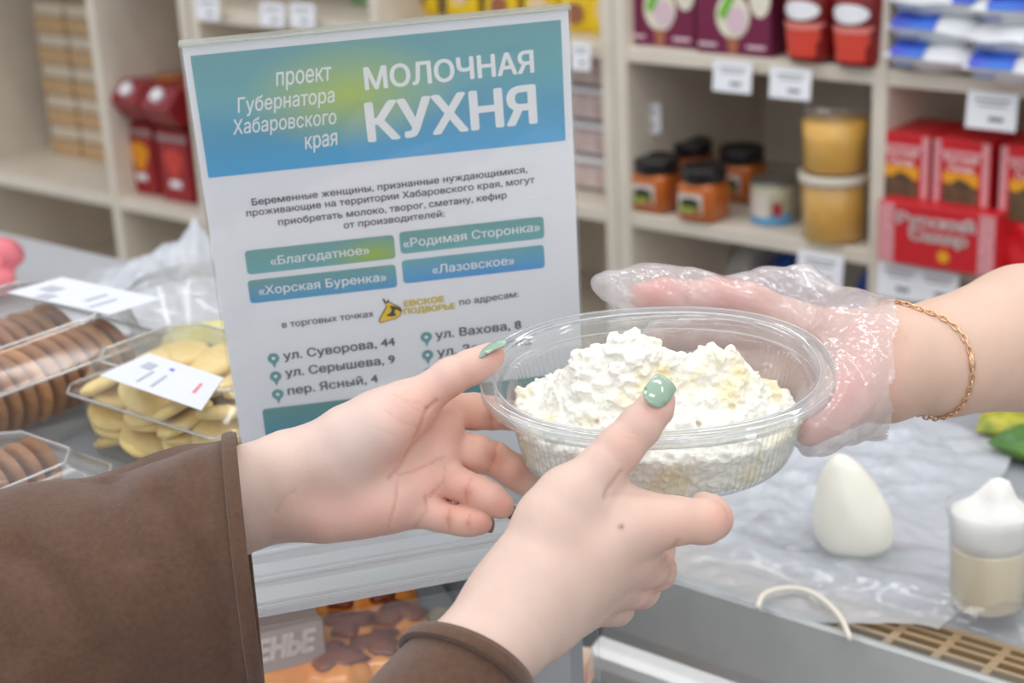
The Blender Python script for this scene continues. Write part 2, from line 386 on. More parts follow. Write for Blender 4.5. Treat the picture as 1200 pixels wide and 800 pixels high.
# clear tubs stacked right of the sign
TUBW = mat('reddish_food', (190, 160, 155), .7, var=.3, vscale=60, rgb2=(215, 200, 195))
for k in range(4):
    p = S(.10, .12, Z2+.0015+k*.056)
    o = thing('food_tub', 'clear tub of pinkish food right of the sign, %s of four' % ['bottom', 'second from bottom', 'third from bottom', 'top'][k], 'tub', p, RZ, 'tubs stacked right of the sign')
    mk('contents', MB().box((0, 0, .024), (.1, .1, .042), bevel=.008), TUBW, o); mk('lid', MB().box((0, 0, .051), (.112, .112, .006), bevel=.002), CAPW, o)

# --- burgundy ice-cream boxes
BUR = mat('burgundy_card', (118, 28, 68), .4); ICE = mat('ice_cream_print', (232, 226, 205), .5, var=.08, vscale=50); ICEP = mat('pink_cream_print', (222, 195, 205), .5); CONE = mat('cone_print', (170, 105, 75), .5); GRB = mat('green_print', (120, 190, 60), .5)
def disc(x, z, rx, rz_, y, n=24, rot=0):
    ca, sa = math.cos(rot), math.sin(rot)
    return [(x+rx*math.cos(t)*ca-rz_*math.sin(t)*sa, y, z+rx*math.cos(t)*sa+rz_*math.sin(t)*ca) for t in np.linspace(0, 2*math.pi, n, endpoint=False)]
bx = None
for px, py, lab in [(774, 55, 'left one, beside the shelf upright'), (859, 65, 'right one, beside the red pouches')]:
    p = Vector(onz(px, py, Z1))+Vector((0, 0, .0015)); lab = 'burgundy cardboard box with ice cream picture, '+lab
    if bx: dup(bx, p, None, lab); continue
    bx = thing('ice_cream_box', lab, 'box', p, RZ, 'burgundy boxes on the upper shelf'); w, d, h = .122, .1, .17
    mk('carton', MB().box((0, d/2, h/2), (w, d, h), bevel=.001, seg=1), BUR, bx)
    e = -.0008
    mk('printed_scoop', MB().add(disc(.0, .054, .028, .032, e), [tuple(range(24))]), ICE, bx)
    mk('printed_swirl', MB().add(disc(.007, .048, .017, .019, 2*e), [tuple(range(24))]), ICEP, bx)
    mk('printed_cone', MB().add([(-.010, e, .024), (.010, e, .024), (.006, e, .0), (-.006, e, .0)], [(0, 1, 2, 3)]), CONE, bx)
    mk('printed_label', MB().add([(-.024, 3*e, .055), (-.013, 3*e, .048), (.005, 3*e, .082), (-.006, 3*e, .088)], [(0, 1, 2, 3)]), GRB, bx)
    mk('printed_cup', MB().add(disc(.044, .08, .017, .026, e), [tuple(range(24))]), ICE, bx)
    mk('printed_line', MB().box((-.042, e, .012), (.03, .0005, .005)), ICEP, bx); mk('printed_line', MB().box((.038, e, .012), (.03, .0005, .005)), ICEP, bx)
# --- red pouches with white ovals
POU = mat('dark_red_pouch', (150, 30, 28), .35, var=.2, vscale=14, rgb2=(105, 25, 25)); RED = mat('tomato_red_print', (214, 66, 48), .4); PNK = mat('pale_red_print', (225, 130, 120), .4); DGR = mat('dark_green_print', (52, 78, 50), .4)
px0 = None
for px, py, lab in [(937, 77, 'left one, next to the burgundy box'), (994, 83, 'right one, next to the upright')]:
    p = Vector(onz(px, py, Z1))+vh*.003+Vector((0, 0, .0015)); lab = 'dark red sauce jar with white oval label, '+lab
    if px0: dup(px0, p, None, lab); continue
    px0 = thing('sauce_jar', lab, 'jar', p, RZ, 'red sauce jars on the upper shelf')
    mk('jar_body', MB().lathe([(.02, 0), (.033, .002), (.036, .012), (.039, .08), (.039, .1), (.03, .115), (.026, .12)], 28, (0, .038, 0)), POU, px0)
    mk('lid', MB().lathe([(.03, .118), (.031, .12), (.031, .138), (.029, .14)], 28, (0, .038, 0)), DGR, px0)
    def wrap(x0, x1, z0, z1, r, pts=12):
        b = MB(); b.grid(lambda a, c: ((r+.0006)*math.sin((x0+(x1-x0)*a)*(1 if c > .5 else .8)), .038-(r+.0006)*math.cos((x0+(x1-x0)*a)*(1 if c > .5 else .8)), z0+(z1-z0)*c), pts, 6); return b
    mk('front_label', wrap(-.75, .75, .010, .052, .0385), RED, px0)
    mk('label_stripe', wrap(-.9, .9, .047, .056, .0393), PNK, px0)
    b = MB(); b.grid(lambda a, c: (.0402*math.sin(.72*c*math.cos(a*6.2832)), .038-.0402*math.cos(.72*c*math.cos(a*6.2832)), .073+.013*c*math.sin(a*6.2832)), 24, 6, wrap=True); mk('oval_label', b, CAPW, px0)
# --- white and blue packets
WB = mat('white_pack', (228, 230, 234), .4, bump=.3, bscale=25); BB = mat('blue_pack_print', (35, 120, 215), .4, rgb2=(70, 80, 200), vscale=25); GB = mat('grey_blue_print', (120, 130, 165), .5)
def pillow(w, d, h, seed):
    b = MB(); n = 15
    def f(sg):
        return lambda a, c: ((a-.5)*w, (c-.5)*d, h/2+sg*h/2*(max(0, 1-abs(2*a-1)**3.5)**.6)*(max(0, 1-abs(2*c-1)**3.5)**.6)+.002*math.sin(a*11+seed)*math.sin(c*9+seed))
    b.grid(f(1), n, n); b.grid(f(-1), n, n); return b
stacks = [(1090, 92, 4, 'left stack', .135), (1184, 106, 4, 'right stack', .125)]
for px, py, cnt, nm, w in stacks:
    base = Vector(onz(px, py, Z1))+n_*.065
    for k in range(cnt):
        o = thing('flour_packet', 'white and blue soft packet, %s in the %s beside the upright' % (['bottom', 'second from bottom', 'third from bottom', 'topmost in view'][k], nm), 'packet', base+Vector((random.uniform(-.004, .004), 0, .002+k*.036)), RZ+random.uniform(-.08, .08), 'stacked white and blue packets')
        mk('bag', pillow(w, .13, .042, k*2.1+px), WB, o)
        b = MB(); x0, x1 = [(-.40, -.05), (-.42, .05), (.2, .44), (-.30, .30)][(k+(px > 1100)) % 4]
        b.grid(lambda a, c: ((x0+(x1-x0)*a)*w, -.0648+.03*c**1.3*1.0-.0015, .0235+.0185*c**.55), 10, 6); mk('blue_print', b, BB, o)
        b = MB(); b.box((-.25*w, -.0645, .013), (.2*w, .002, .006)); mk('grey_print', b, GB, o)

# --- jars with black lids
ORG = mat('orange_spread_jar', (196, 104, 40), .25, coat=.3); BLK = mat('black_lid', (34, 32, 34), .3); LABW = mat('label_white', (215, 205, 195), .5); LABD = mat('label_dark', (50, 55, 40), .5); LABG = mat('label_green', (150, 160, 50), .5); LABR = mat('label_red', (170, 50, 70), .5)
j0 = None
for px, py, dz, lab in [(772, 252, 0, 'leftmost, in front'), (827, 264, .0, 'front one, nearest the shelf edge'), (812, 234, .02, 'rearmost, between the two front jars'), (872, 240, 0, 'right rear one, behind the tin')]:
    p = Vector(onz(px, py, Z2))+vh*(.036+dz)+Vector((0, 0, .0015)); lab = 'orange spread jar with black lid, '+lab
    if j0: dup(j0, p, RZ+random.uniform(-.15, .15), lab); continue
    j0 = thing('spread_jar', lab, 'jar', p, RZ, 'black-lidded orange jars')
    def rs(a, z): return (abs(math.cos(a))**5+abs(math.sin(a))**5)**(-1/5)*.93
    mk('jar_body', MB().lathe([(.02, 0), (.03, .001), (.034, .005), (.0345, .05), (.033, .056), (.028, .06)], 40, mod=rs), ORG, j0)
    mk('lid', MB().lathe([(.0325, .058), (.0342, .06), (.0348, .078), (.0335, .081), (.030, .081), (.029, .0795), (0.001, .0795)], 36), BLK, j0)
    b = MB(); e = -.0325
    mk('paper_label', b.box((-.004, e, .029), (.04, .002, .03)), LABW, j0)
    mk('dark_print', MB().add(disc(-.004, .03, .017, .008, e-.0016), [tuple(range(24))]), LABD, j0)
    mk('green_print', MB().box((-.004, e-.0012, .02), (.036, .001, .009)), LABG, j0)
    mk('red_print', MB().add(disc(.008, .019, .005, .004, e-.0022), [tuple(range(24))]), LABR, j0)
# --- tin can
p = Vector(onz(909, 266, Z2))+vh*.033+Vector((0, 0, .0015))
o = thing('tin_can', 'short tin can with pale blue label next to the honey tubs', 'tin can', p, RZ+.1)
mk('can_body', MB().lathe([(.03, 0), (.033, .001), (.033, .058), (.031, .06)], 36), mat('can_label_cream', (190, 186, 160), .4), o)
mk('lid_rim', MB().lathe([(.0318, .056), (.0338, .058), (.0338, .062), (.032, .063), (.031, .0605), (.001, .0605)], 36), mat('can_grey', (150, 150, 140), .35, .7), o)
def cyl_patch(a0, a1, z0, z1, r): return MB().grid(lambda a, c: (r*math.sin(a0+(a1-a0)*a), -r*math.cos(a0+(a1-a0)*a), z0+(z1-z0)*c), 12, 3)
mk('blue_band', cyl_patch(-1.4, 1.4, .001, .017, .0334), mat('can_blue', (95, 160, 205), .4), o)
mk('white_panel', cyl_patch(-1.1, .25, .012, .045, .0338), LABW, o)
mk('red_patch', cyl_patch(.4, .8, .014, .034, .0338), LABR, o)
# --- honey tubs
HON = mat('honey', (232, 178, 74), .35, var=.06, vscale=20)
for k, lab in enumerate(['lower one of two, with a white rim', 'upper one of two, under the shelf']):
    p = Vector(onz(982, 290, Z2))+vh*.046+Vector((0, 0, .0015+k*.098))
    o = thing('honey_tub', 'clear plastic tub of golden honey, '+lab, 'tub', p, RZ, 'stacked honey tubs')
    mk('honey_fill', MB().lathe([(.04, .002), (.0425, .004), (.046, .085-.012*k), (.044, .086-.012*k)], 40), HON, o)
    mk('tub_wall', MB().lathe([(.042, 0), (.0435, .001), (.0478, .096), (.0468, .096), (.0428, .002), (.042, .0015)], 40, cap=False), PLAST, o)
    mk('lid', MB().lathe([(.049, .084), (.0505, .086), (.0505, .097), (.048, .0985), (.047, .0965), (.001, .0955)], 40), mat('milky_lid', (214, 205, 190), .35) if k == 0 else PLAST, o)
# --- sugar boxes
SUG = mat('sugar_box_red', (204, 34, 44), .4); SUGP = mat('sugar_box_pink', (222, 150, 155), .4, var=.2, vscale=150); SUGT = mat('white_lettering', (240, 225, 222), .5); SUN = mat('sunset_print', (238, 165, 40), .5); MTN = mat('mountain_print', (70, 56, 46), .6, rgb2=(118, 92, 62), vscale=60)
c0 = Vector(onz(1095, 316, Z2)); q0 = None
o = thing('sugar_carton', 'wide red sugar display carton in front of the two tall sugar boxes', 'carton', c0+n_*.0+Vector((0, 0, .0015)), RZ)
w, d, h = .168, .035, .083
mk('carton', MB().box((0, d/2, h/2), (w, d, h), bevel=.001, seg=1), SUG, o)
mk('side_ornament', MB().box((-.071, -.0006, h/2), (.022, .0006, h*.97)), SUGP, o); mk('side_ornament', MB().box((.071, -.0006, h/2), (.022, .0006, h*.97)), SUGP, o)
for txt, z, x0, ww in [('Русский', .056, -.055, .108), ('Сахар', .036, -.036, .08)]:
    b = text_mesh(txt, ww, .016, .07); b.v = [(v[0]+x0, -.0012, v[2]+z) for v in b.v]; mk('lettering', b, SUGT, o)
b = MB(); vs = []
for k in range(16): r = .0105 if k % 2 == 0 else .007; vs.append((.012+r*math.cos(k*math.pi/8), -.001, .018+r*math.sin(k*math.pi/8)))
b.add(vs, [tuple(range(16))]); mk('sun_emblem', b, SUN, o)
for k, (x, lab) in enumerate([(-.043, 'left one, next to the upright'), (.042, 'right one')]):
    p = c0+vh*.045-u*x+Vector((0, 0, .0015)); lab = 'tall red sugar box with mountain picture, '+lab
    if q0: dup(q0, p, None, lab); continue
    q0 = thing('sugar_box', lab, 'box', p, RZ, 'tall red sugar boxes'); w, d, h = .080, .1, .168
    mk('carton', MB().box((0, d/2, h/2), (w, d, h), bevel=.001, seg=1), SUG, q0)
    for sx in (-1, 1): mk('side_ornament', MB().box((sx*.034, -.0006, h/2), (.010, .0006, h*.98)), SUGP, q0)
    mk('top_ornament', MB().box((0, -.0006, .150), (.06, .0006, .006)), SUGP, q0)
    b = text_mesh('Русский', .046, .0085, .03); b.v = [(v[0]-.023, -.0012, v[2]+.138) for v in b.v]; mk('lettering', b, SUGT, q0)
    b = text_mesh('Сахар', .036, .0085, .03); b.v = [(v[0]-.018, -.0012, v[2]+.126) for v in b.v]; mk('lettering', b, SUGT, q0)
    mk('sunset_picture', MB().box((0, -.0006, .115), (.05, .0006, .018)), SUN, q0)
    mk('mountain_picture', MB().add([(-.025, -.0012, .07), (.025, -.0012, .07), (.025, -.0012, .102), (.014, -.0012, .110), (-.002, -.0012, .117), (-.014, -.0012, .108), (-.025, -.0012, .110)], [tuple(range(7))]), MTN, q0)
q = packet('red_bag', 'shiny red bag at the right edge beside the sugar carton', 'bag', Vector(onz(1190, 322, Z2))+n_*.02, (.07, .045, .075), mat('red_foil', (214, 30, 40), .3, bump=.3, bscale=40), RZ)
dup(q0, c0+vh*.045-u*.135+Vector((0, 0, .0015)), None, 'tall red sugar box cut by the right edge of the photo')
# packets on the low shelf
for px, py, m, lab in [(845, 338, WB, 'white'), (895, 346, BB, 'blue'), (1000, 360, BB, 'dark blue')]:
    o = tag(mk('low_packet', pillow(.055, .12, .13, px), m), lab+' packet on the lowest visible shelf below the jars', 'packet')
    o.location = Vector(onz(px, py+52, -.95))+n_*.1; o.rotation_euler = (0, 0, RZ)

# ------------------------------------------------------------------ grey back counter
CNT = mat('grey_counter_top', (168, 171, 176), .4, var=.03, vscale=6)
cp = onz(130, 300, -.55); o = thing('back_counter', 'long grey counter standing between the shelves and the glass case', 'counter', (cp[0], cp[1], 0), RZ)
mk('worktop', MB().box((-.25, -.17, H-.55-.015), (.9, .34, .03), bevel=.004), CNT, o)
mk('body', MB().box((-.25, -.17, (H-.58)/2), (.86, .3, H-.58)), mat('counter_body', (190, 190, 188), .5), o)
pk = thing('pink_bundle', 'rounded pink cloth bundle on the grey counter at the left edge', 'cloth', onz(-12, 353, -.55))
b = MB()
for k in range(3): b.tube([(-.05+.02*k, .02*k-.02, .022+.012*(k == 1)), (.0+.01*k, .0+.012*k, .024+.012*k), (.028-.006*k, .0, .02+.016*k)], [.018, .02, .013], 12)
mk('cloth', b, mat('pink_cloth', (238, 130, 140), .7, bump=.4, bscale=90), pk)

def crumpled(fn, n, m, name, label, cat, loc=(0, 0, 0)):
    b = MB(); b.grid(fn, n, n); o = tag(mk(name, b, m, recalc=False), label, cat); o.location = loc; return o
FILM = clear('milky_film', (.95, .96, 1.0), .4, .06, .2, .80, (246, 249, 255), bump=.9, bscale=42)
FILM2 = clear('thin_milky_film', (.95, .96, 1.0), .4, .06, .18, .5, (222, 230, 244), bump=.5, bscale=30)
def ridged(x, y, z=0.0, sc=1.0):
    s_ = 0; a = 1
    for k in range(4):
        s_ += a*(1-abs(noise.noise(Vector((x*sc, y*sc, z+k*3.7))))*2); a *= .55; sc *= 1.9
    return s_
l0 = onz(190, 352, -.55)
def fbag(a, c):
    x = (a-.5)*.20; y = (c-.5)*.24; e = max(0, 1-(2*a-1)**2)*max(0, 1-(2*c-1)**2)
    pk_ = .06*math.exp(-(abs(x-.035)+abs(y-.05))/.022)
    return (x, y, .004+e*(.016*ridged(x, y, 1, 14)+.012)+pk_)
crumpled(fbag, 70, FILM, 'plastic_bag', 'crumpled milky plastic bag on the grey counter left of the sign', 'plastic bag', l0)
# round clear tub with lemon-yellow contents behind the cookie boxes
tb = thing('round_tub', 'round clear tub with something yellow inside, half hidden by the left edge of the sign', 'tub', onz(243, 432, -.438))
mk('tub_wall', MB().lathe([(.045, 0), (.047, .001), (.055, .05), (.06, .052), (.06, .056), (.0545, .055), (.046, .0015), (.045, .001)], 48, cap=False), PLAST, tb)
mk('tub_lid', MB().lathe([(.0595, .057), (.059, .062), (.05, .064), (.048, .07), (.001, .07)], 48, cap=False), PLAST, tb)
mk('yellow_food', MB().lathe([(.03, .003), (.038, .01), (.036, .022), (.024, .03), (.001, .032)], 24, mod=lambda a, z: 1+.12*math.sin(5*a+z*80)), mat('yellow_food', (232, 222, 110), .5, rgb2=(240, 240, 200), vscale=40), tb)

# ------------------------------------------------------------------ left glass case (front edge runs along X2)
A2 = math.radians(16); O2 = onz(560, 665, -.44); X2 = np.array([math.cos(A2), math.sin(A2), 0]); Y2 = np.array([-math.sin(A2), math.cos(A2), 0])
case = thing('glass_case', 'glass-topped display case under the sign and the cookie boxes', 'display case', (O2[0], O2[1], 0), A2)
zt = H-.44; XL, XR, DP = -.75, .070, .46
mk('glass_top', MB().box(((XL+XR)/2, .06+(DP-.06)/2, zt-.004), (XR-XL, DP-.06, .007), bevel=.0015), clear('case_top_glass', (.95, .96, .97), .4, .08, .08, .5, (214, 219, 224)), case)
b = MB(); prof = [(-.004, zt-.004), (-.006, zt-.002), (-.003, zt+.001), (.018, zt+.002), (.020, zt+.005), (.026, zt+.005), (.028, zt+.002), (.05, zt+.001), (.053, zt+.005), (.060, zt+.005), (.062, zt-.001), (.062, zt-.006), (.004, zt-.006)]
b.prism(prof, XL, XR, 'yz'); mk('front_rail', b, clear('rail_acrylic', (.97, .98, .985), .4, .10, .08, .66, (246, 248, 250)), case)
for y_, z_ in ((-.0045, zt+.001), (.0005, zt+.0015), (.0205, zt+.005), (.026, zt+.005), (.0535, zt+.005), (.060, zt+.005)):
    mk('rail_highlight', MB().tube([(XL, y_, z_), (XR, y_, z_)], .0011, 8), clear('ridge_highlight', (.97, .98, .99), .4, .2, .10, .6, (250, 251, 253), power=2), case)  # whitish tubes paint in the light caught along the rail's edges
mk('front_glass', MB().box(((XL+XR)/2, -.001, zt-.012-.14), (XR-XL, .005, .28), bevel=.001, seg=1), clear('front_pane', (.98, .99, .99), .3, .04, .03, .04, power=4), case)
CB = mat('case_body_grey', (128, 131, 136), .45)
mk('base_panel', MB().box(((XL+XR)/2, .2, (zt-.29)/2), (XR-XL, .4, zt-.29)), CB, case)
mk('inner_shelf', MB().box(((XL+XR)/2, .22, zt-.20), (XR-XL-.02, .40, .012)), mat('inner_shelf_grey', (150, 153, 156), .35), case)
mk('back_panel', MB().box(((XL+XR)/2, DP-.01, zt-.16), (XR-XL, .01, .30)), CB, case)
mk('end_panel', MB().box((XR-.004, DP/2+.01, zt-.16), (.008, DP-.04, .29)), CB, case)
mk('end_panel', MB().box((XL+.004, DP/2+.01, zt-.16), (.008, DP-.04, .29)), CB, case)
def C2(x, y, z): return O2+X2*x+Y2*y+np.array([0, 0, z])
# pastries and packages inside the case
zi = -.194
GLZ = mat('orange_glaze', (214, 120, 34), .3, rgb2=(232, 150, 50), vscale=40, coat=.4); CAR = mat('dark_caramel', (96, 42, 26), .35, rgb2=(140, 60, 30), vscale=60)
def inz(px, py, z=-.63): return onz(px, py, z)
pz = -.44+zi
pst = None
for px, py, lab in [(404, 738, 'rear left one'), (452, 730, 'rear right one'), (400, 812, 'front left one beside the carton'), (412, 772, 'middle one'), (446, 796, 'front right one'), (470, 760, 'one beside the cream card')]:
    p = inz(px, py, pz)+np.array([0, 0, .001]); lab = 'orange glazed bun with dark top inside the case, '+lab
    if pst is not None: dup(pst, p, random.uniform(0, 6), lab); continue
    pst = thing('glazed_bun', lab, 'pastry', p, .4, 'glazed buns inside the glass case')
    mk('bun', MB().lathe([(.017, 0), (.023, .006), (.0255, .014), (.0235, .023), (.017, .029), (.001, .031)], 32, mod=lambda a, z: 1+.06*math.sin(5*a)+.03*math.sin(9*a+2)), GLZ, pst)
    mk('caramel', MB().lathe([(.0185, .0285), (.015, .0318), (.009, .034), (.001, .0345)], 24, mod=lambda a, z: 1+.22*math.sin(3*a+1)+.12*math.sin(7*a)), CAR, pst)
p = inz(345, 822, pz); bxx = thing('cookie_carton', 'greyish biscuit carton with slanted white lettering inside the glass case', 'carton', p+np.array([0, 0, .001]), A2+.1)
mk('carton', MB().box((-.02, .02, .03), (.09, .05, .06), bevel=.001, seg=1), mat('carton_greige', (146, 126, 120), .5), bxx)
b = text_mesh('ПЕЧЕНЬЕ', .075, .016, .06, .25); b.v = [(v[0]-.057, -.0062, v[2]+.040) for v in b.v]; mk('lettering', b, SUGT, bxx)
mk('orange_print', MB().box((-.02, -.0058, .016), (.088, .0008, .028)), GLZ, bxx)
p = inz(540, 742, pz); tag(mk('card', MB().box((0, 0, .004), (.06, .05, .004), bevel=.001, seg=1), mat('cream_card', (206, 190, 160), .6)), 'small cream card lying inside the glass case', 'card').location = p
bpy.context.scene.objects[-1].rotation_euler = (0, 0, -.35)
FLO = mat('speckled_card', (226, 222, 190), .5, rgb2=(210, 90, 70), vscale=55)
p = inz(628, 812, pz); o = tag(mk('speckled_box', MB().box((0, 0, .012), (.07, .06, .024), bevel=.001, seg=1), FLO), 'flat box with red and green speckles in the glass case below the right wrist', 'box'); o.location = p; o.rotation_euler = (0, 0, -.3)
l_ = bpy.data.lights.new('case_fill_light', 'AREA'); l_.shape = 'RECTANGLE'; l_.size = .7; l_.size_y = .03; l_.energy = .9  # added fill light, unseen: brightens the inside of the case
o = bpy.data.objects.new('case_fill_light', l_); q = C2(-.35, .05, -.02); o.location = q; o.rotation_euler = (math.radians(12), 0, A2); COL.objects.link(o)

# ------------------------------------------------------------------ right case: steel front, flat deck
OD = onz(795, 685, -.60); DX = np.array([math.sin(YAW), -math.cos(YAW), 0]); DY = SN
def D(x, y, z=0): return OD+DX*x+DY*y+np.array([0, 0, z])
def dloc(px, py, z=-.60):
    q = onz(px, py, z)-OD; return q@DX, q@DY
xl = -.052
dk = thing('refrigerated_counter', 'steel-fronted refrigerated counter with flat grey deck under the plastic film', 'counter', (OD[0], OD[1], 0), RZ)
zd = H-.60
mk('deck', MB().box((.4+xl, .055+.235, zd-.012), (.9, .47, .02), bevel=.002), mat('deck_grey', (150, 152, 158), .4), dk)
b = MB(); pr = [(.005, zd-.002), (.004, zd+.003), (0, zd+.004), (-.003, zd+.002), (-.026, zd-.038), (-.029, zd-.046)]
for k in range(1, 13): pr.append((-.030-.032*math.sin(math.pi*k/12), zd-.048-.032*(1-math.cos(math.pi*k/12))))
pr += [(-.026, zd-.115), (-.026, zd-.30), (.012, zd-.30), (.006, zd-.02)]
b.prism(pr, xl, .85, 'yz'); mk('steel_front', b, STEEL, dk)
mk('end_panel', MB().box((xl-.026, .13, (zd-.02)/2), (.05, .30, zd-.02), bevel=.002), mat('post_grey', (140, 145, 152), .4), dk)
mk('glass_lip', MB().box((.4, -.0005, zd+.006), (.9, .004, .012), bevel=.001, seg=1), GLASS, dk)
mk('body', MB().box((.4, .26, (zd-.30)/2), (.85, .5, zd-.30)), CB, dk)
# vent grille at the front of the deck
b = MB(); TAN = mat('tan_vent', (168, 142, 108), .5); x0, x1, y0, y1 = xl, .85, .006, .055
b.box(((x0+x1)/2, y0+.002, zd-.004), (x1-x0, .004, .006)); b.box(((x0+x1)/2, y1-.003, zd-.004), (x1-x0, .006, .006)); b.box(((x0+x1)/2, (y0+y1)/2+.001, zd-.004), (x1-x0, .004, .006))
b.box(((x0+x1)/2, y0+.014, zd-.004), (x1-x0, .004, .006)); b.box(((x0+x1)/2, y1-.014, zd-.004), (x1-x0, .004, .006))
k = x0
while k < x1: b.box((k, (y0+y1)/2, zd-.0042), (.006, y1-y0, .006)); k += .036
mk('vent_grille', b, TAN, dk)
mk('vent_well', MB().box(((x0+x1)/2, (y0+y1)/2, zd-.02), (x1-x0, y1-y0, .004)), mat('vent_dark', (58, 44, 34), .8), dk)
# plastic film on the deck
def film(a, c):
    x = -.33+(.42+.10*(1-c))*a; q_ = min(1, max(0, (x-.10)/.09)); y = -.002+.040*q_*q_*(3-2*q_)*(1-c)+.385*c; e = min(1, 4*min(a, 1-a, c, 1-c)+.25)
    q = D(x+.012*math.sin(c*9), y+.01*math.sin(a*11)*c); hgt = .003+.0062*e*(ridged(x, y, 5, 24)-.3)
    return (q[0], q[1], q[2]+max(.0012, hgt))
b = MB(); b.grid(film, 110, 110); tag(mk('plastic_film', b, FILM, recalc=False), 'crinkled milky sheet of plastic film spread over the deck under the cheese', 'plastic film')
def film2(a, c):
    x = .0+.5*a; y = .028+.10*c+.02*a; q = D(x, y); z = .0045+.010*max(0, 1-abs(c-.3)*4)+.004*ridged(x, y, 9, 12)*min(1, c*6)
    return (q[0], q[1], q[2]+max(.002, z)+.004)
b = MB(); b.grid(film2, 70, 30); tag(mk('folded_film', b, CRINK, recalc=False), 'clear folded edge of plastic hanging over the tan vent', 'plastic film')
# cheese
CHE = mat('white_cheese', (238, 236, 224), .45, var=.03, vscale=30, sss=.15)
cx, cy = dloc(978, 668); cp = D(cx, cy+.028, .006)
o = thing('cheese_lump', 'smooth pear-shaped lump of white cheese standing on the plastic film', 'cheese', cp, RZ)
prof = [(.001, 0), (.018, .0), (.026, .006), (.0285, .018), (.027, .032), (.0215, .048), (.0150, .062), (.0092, .0705), (.0045, .0742), (.001, .0755)]
def cw(a, z): return 1+.04*math.sin(2*a+1)+.025*math.sin(3*a)
b = MB().lathe(prof, 40, mod=cw); b.v = [(v[0]*1.06-.013*(v[2]/.075)**2+.0016*noise.noise(Vector(v)*70), v[1]+.0016*noise.noise(Vector(v)*70+Vector((5, 0, 0))), v[2]+.0012*math.sin(v[0]*160)*(v[2] > .001)) for v in b.v]
mk('cheese', b, CHE, o).modifiers.new('s', 'SUBSURF').render_levels = 2
b = MB().box((0, 0, 0), (.001, .001, .001)); 
# cup of cream
cx, cy = dloc(1138, 737); cp = D(cx, cy+.024, .009)
o = thing('cream_cup', 'clear cup of cream topped with a white swirl at the right edge', 'cup', cp, RZ)
def fac(a, z): return 1+.035*abs(math.cos(3*a))
mk('cup_wall', MB().lathe([(.0235, 0), (.0252, .001), (.0290, .072), (.0308, .073), (.0308, .075), (.0283, .0745), (.0244, .002), (.0235, .0015)], 48, cap=False, mod=fac), PLAST, o)
mk('dessert', MB().lathe([(.0225, .002), (.0240, .004), (.0260, .046), (.0258, .048), (.001, .049)], 40, mod=fac), mat('pale_custard', (246, 234, 204), .5, sss=.1), o)
b = MB(); b.lathe([(.0259, .0482), (.0264, .056), (.0270, .066), (.0245, .074), (.0165, .079), (.011, .087), (.0065, .095), (.001, .098)], 40, mod=lambda a, z: 1+(.01+.10*max(0, min(1, (z-.066)/.01)))*math.sin(3*a+z*130)+.03*max(0, min(1, (z-.066)/.01))*math.sin(7*a-z*60)); b.v = [(v[0]+.006*max(0, (v[2]-.07)/.03), v[1], v[2]) for v in b.v]; mk('cream_swirl', b, mat('whipped_cream', (250, 249, 244), .5, sss=.1), o)
# white cord
pts = [(888, 712, .002), (893, 699, .012), (905, 692, .02), (925, 689, .026), (945, 692, .026), (962, 701, .022), (977, 714, .016), (988, 729, .01), (996, 748, .003)]
b = MB(); base = []
for px, py, hz in pts: base.append(Vector(onz(px, py, -.60+.012)))
sm = []
for i in range(len(base)-1):
    for t in np.linspace(0, 1, 6, endpoint=False): 
        p0_, p1_, p2_, p3_ = base[max(i-1, 0)], base[i], base[i+1], base[min(i+2, len(base)-1)]
        sm.append(.5*((2*p1_)+(p2_-p0_)*t+(2*p0_-5*p1_+4*p2_-p3_)*t*t+(3*p1_-p0_-3*p2_+p3_)*t**3))
b.tube(sm+[base[-1]], .0021, 10); tag(mk('white_cord', b, mat('cream_cord', (232, 226, 212), .6)), 'thin white cord arching over the film near the steel edge', 'cord')
# yellow and green packets on the deck at the right
gp = None
for px, py, m, rz, lab in [(1184, 502, mat('yellow_green_pack', (200, 185, 50), .35, rgb2=(70, 120, 40), vscale=40), .3, 'yellow and green packet lying on the deck under the forearm'), (1206, 526, mat('green_pack', (50, 100, 45), .35, rgb2=(100, 140, 60), vscale=30), -.2, 'green packet lying on the deck at the right edge'), (1204, 480, mat('leaf_green_pack', (90, 160, 60), .35, rgb2=(40, 110, 50), vscale=24), .1, 'leaf green packet lying behind the yellow one')]:
    o = tag(mk('snack_packet', pillow(.055, .045, .022, px), m), lab, 'packet', 'packets lying on the deck'); o.location = Vector(onz(px, py+8, -.598)); o.rotation_euler = (0, 0, RZ+rz)

# ------------------------------------------------------------------ the sign in its acrylic holder
MS = np.array([[0.99275389, -0.1198405, -0.00882986], [0.11696785, 0.98056337, -0.15752462], [0.02753606, 0.15535037, 0.98747558]])
TS = np.array([-0.16808202, 0.91292555, -0.14527024]) + CO
def onsign(px, py):
    d = CF+CR*(px-600)/FPX-CU*(py-400)/FPX; n = MS[:, 1]; t = ((TS-CO)@n)/(d@n); q = MS.T@(CO+t*d-TS); return q[0], q[2]
sg = thing('sign_holder', 'upright acrylic sign holder with a blue and white printed sheet on the glass case', 'sign', TS)
sg.matrix_world = Matrix(((*MS[0], TS[0]), (*MS[1], TS[1]), (*MS[2], TS[2]), (0, 0, 0, 1)))
SW, SH = .2095, .297
ACR = clear('acrylic', (.985, .99, .99), .6, .03, .02, .015)
sheet = mk('printed_sheet', MB().box((SW/2, .0012, -SH/2-.0003), (SW, .0006, SH-.003)), mat('sign_paper', (238, 240, 246), .55), sg)
for y in (-.0012, .0036): mk('acrylic_panel', MB().box((SW/2, y, -SH/2-.0005), (SW+.003, .0018, SH-.002), bevel=.0004, seg=1), ACR, sg)
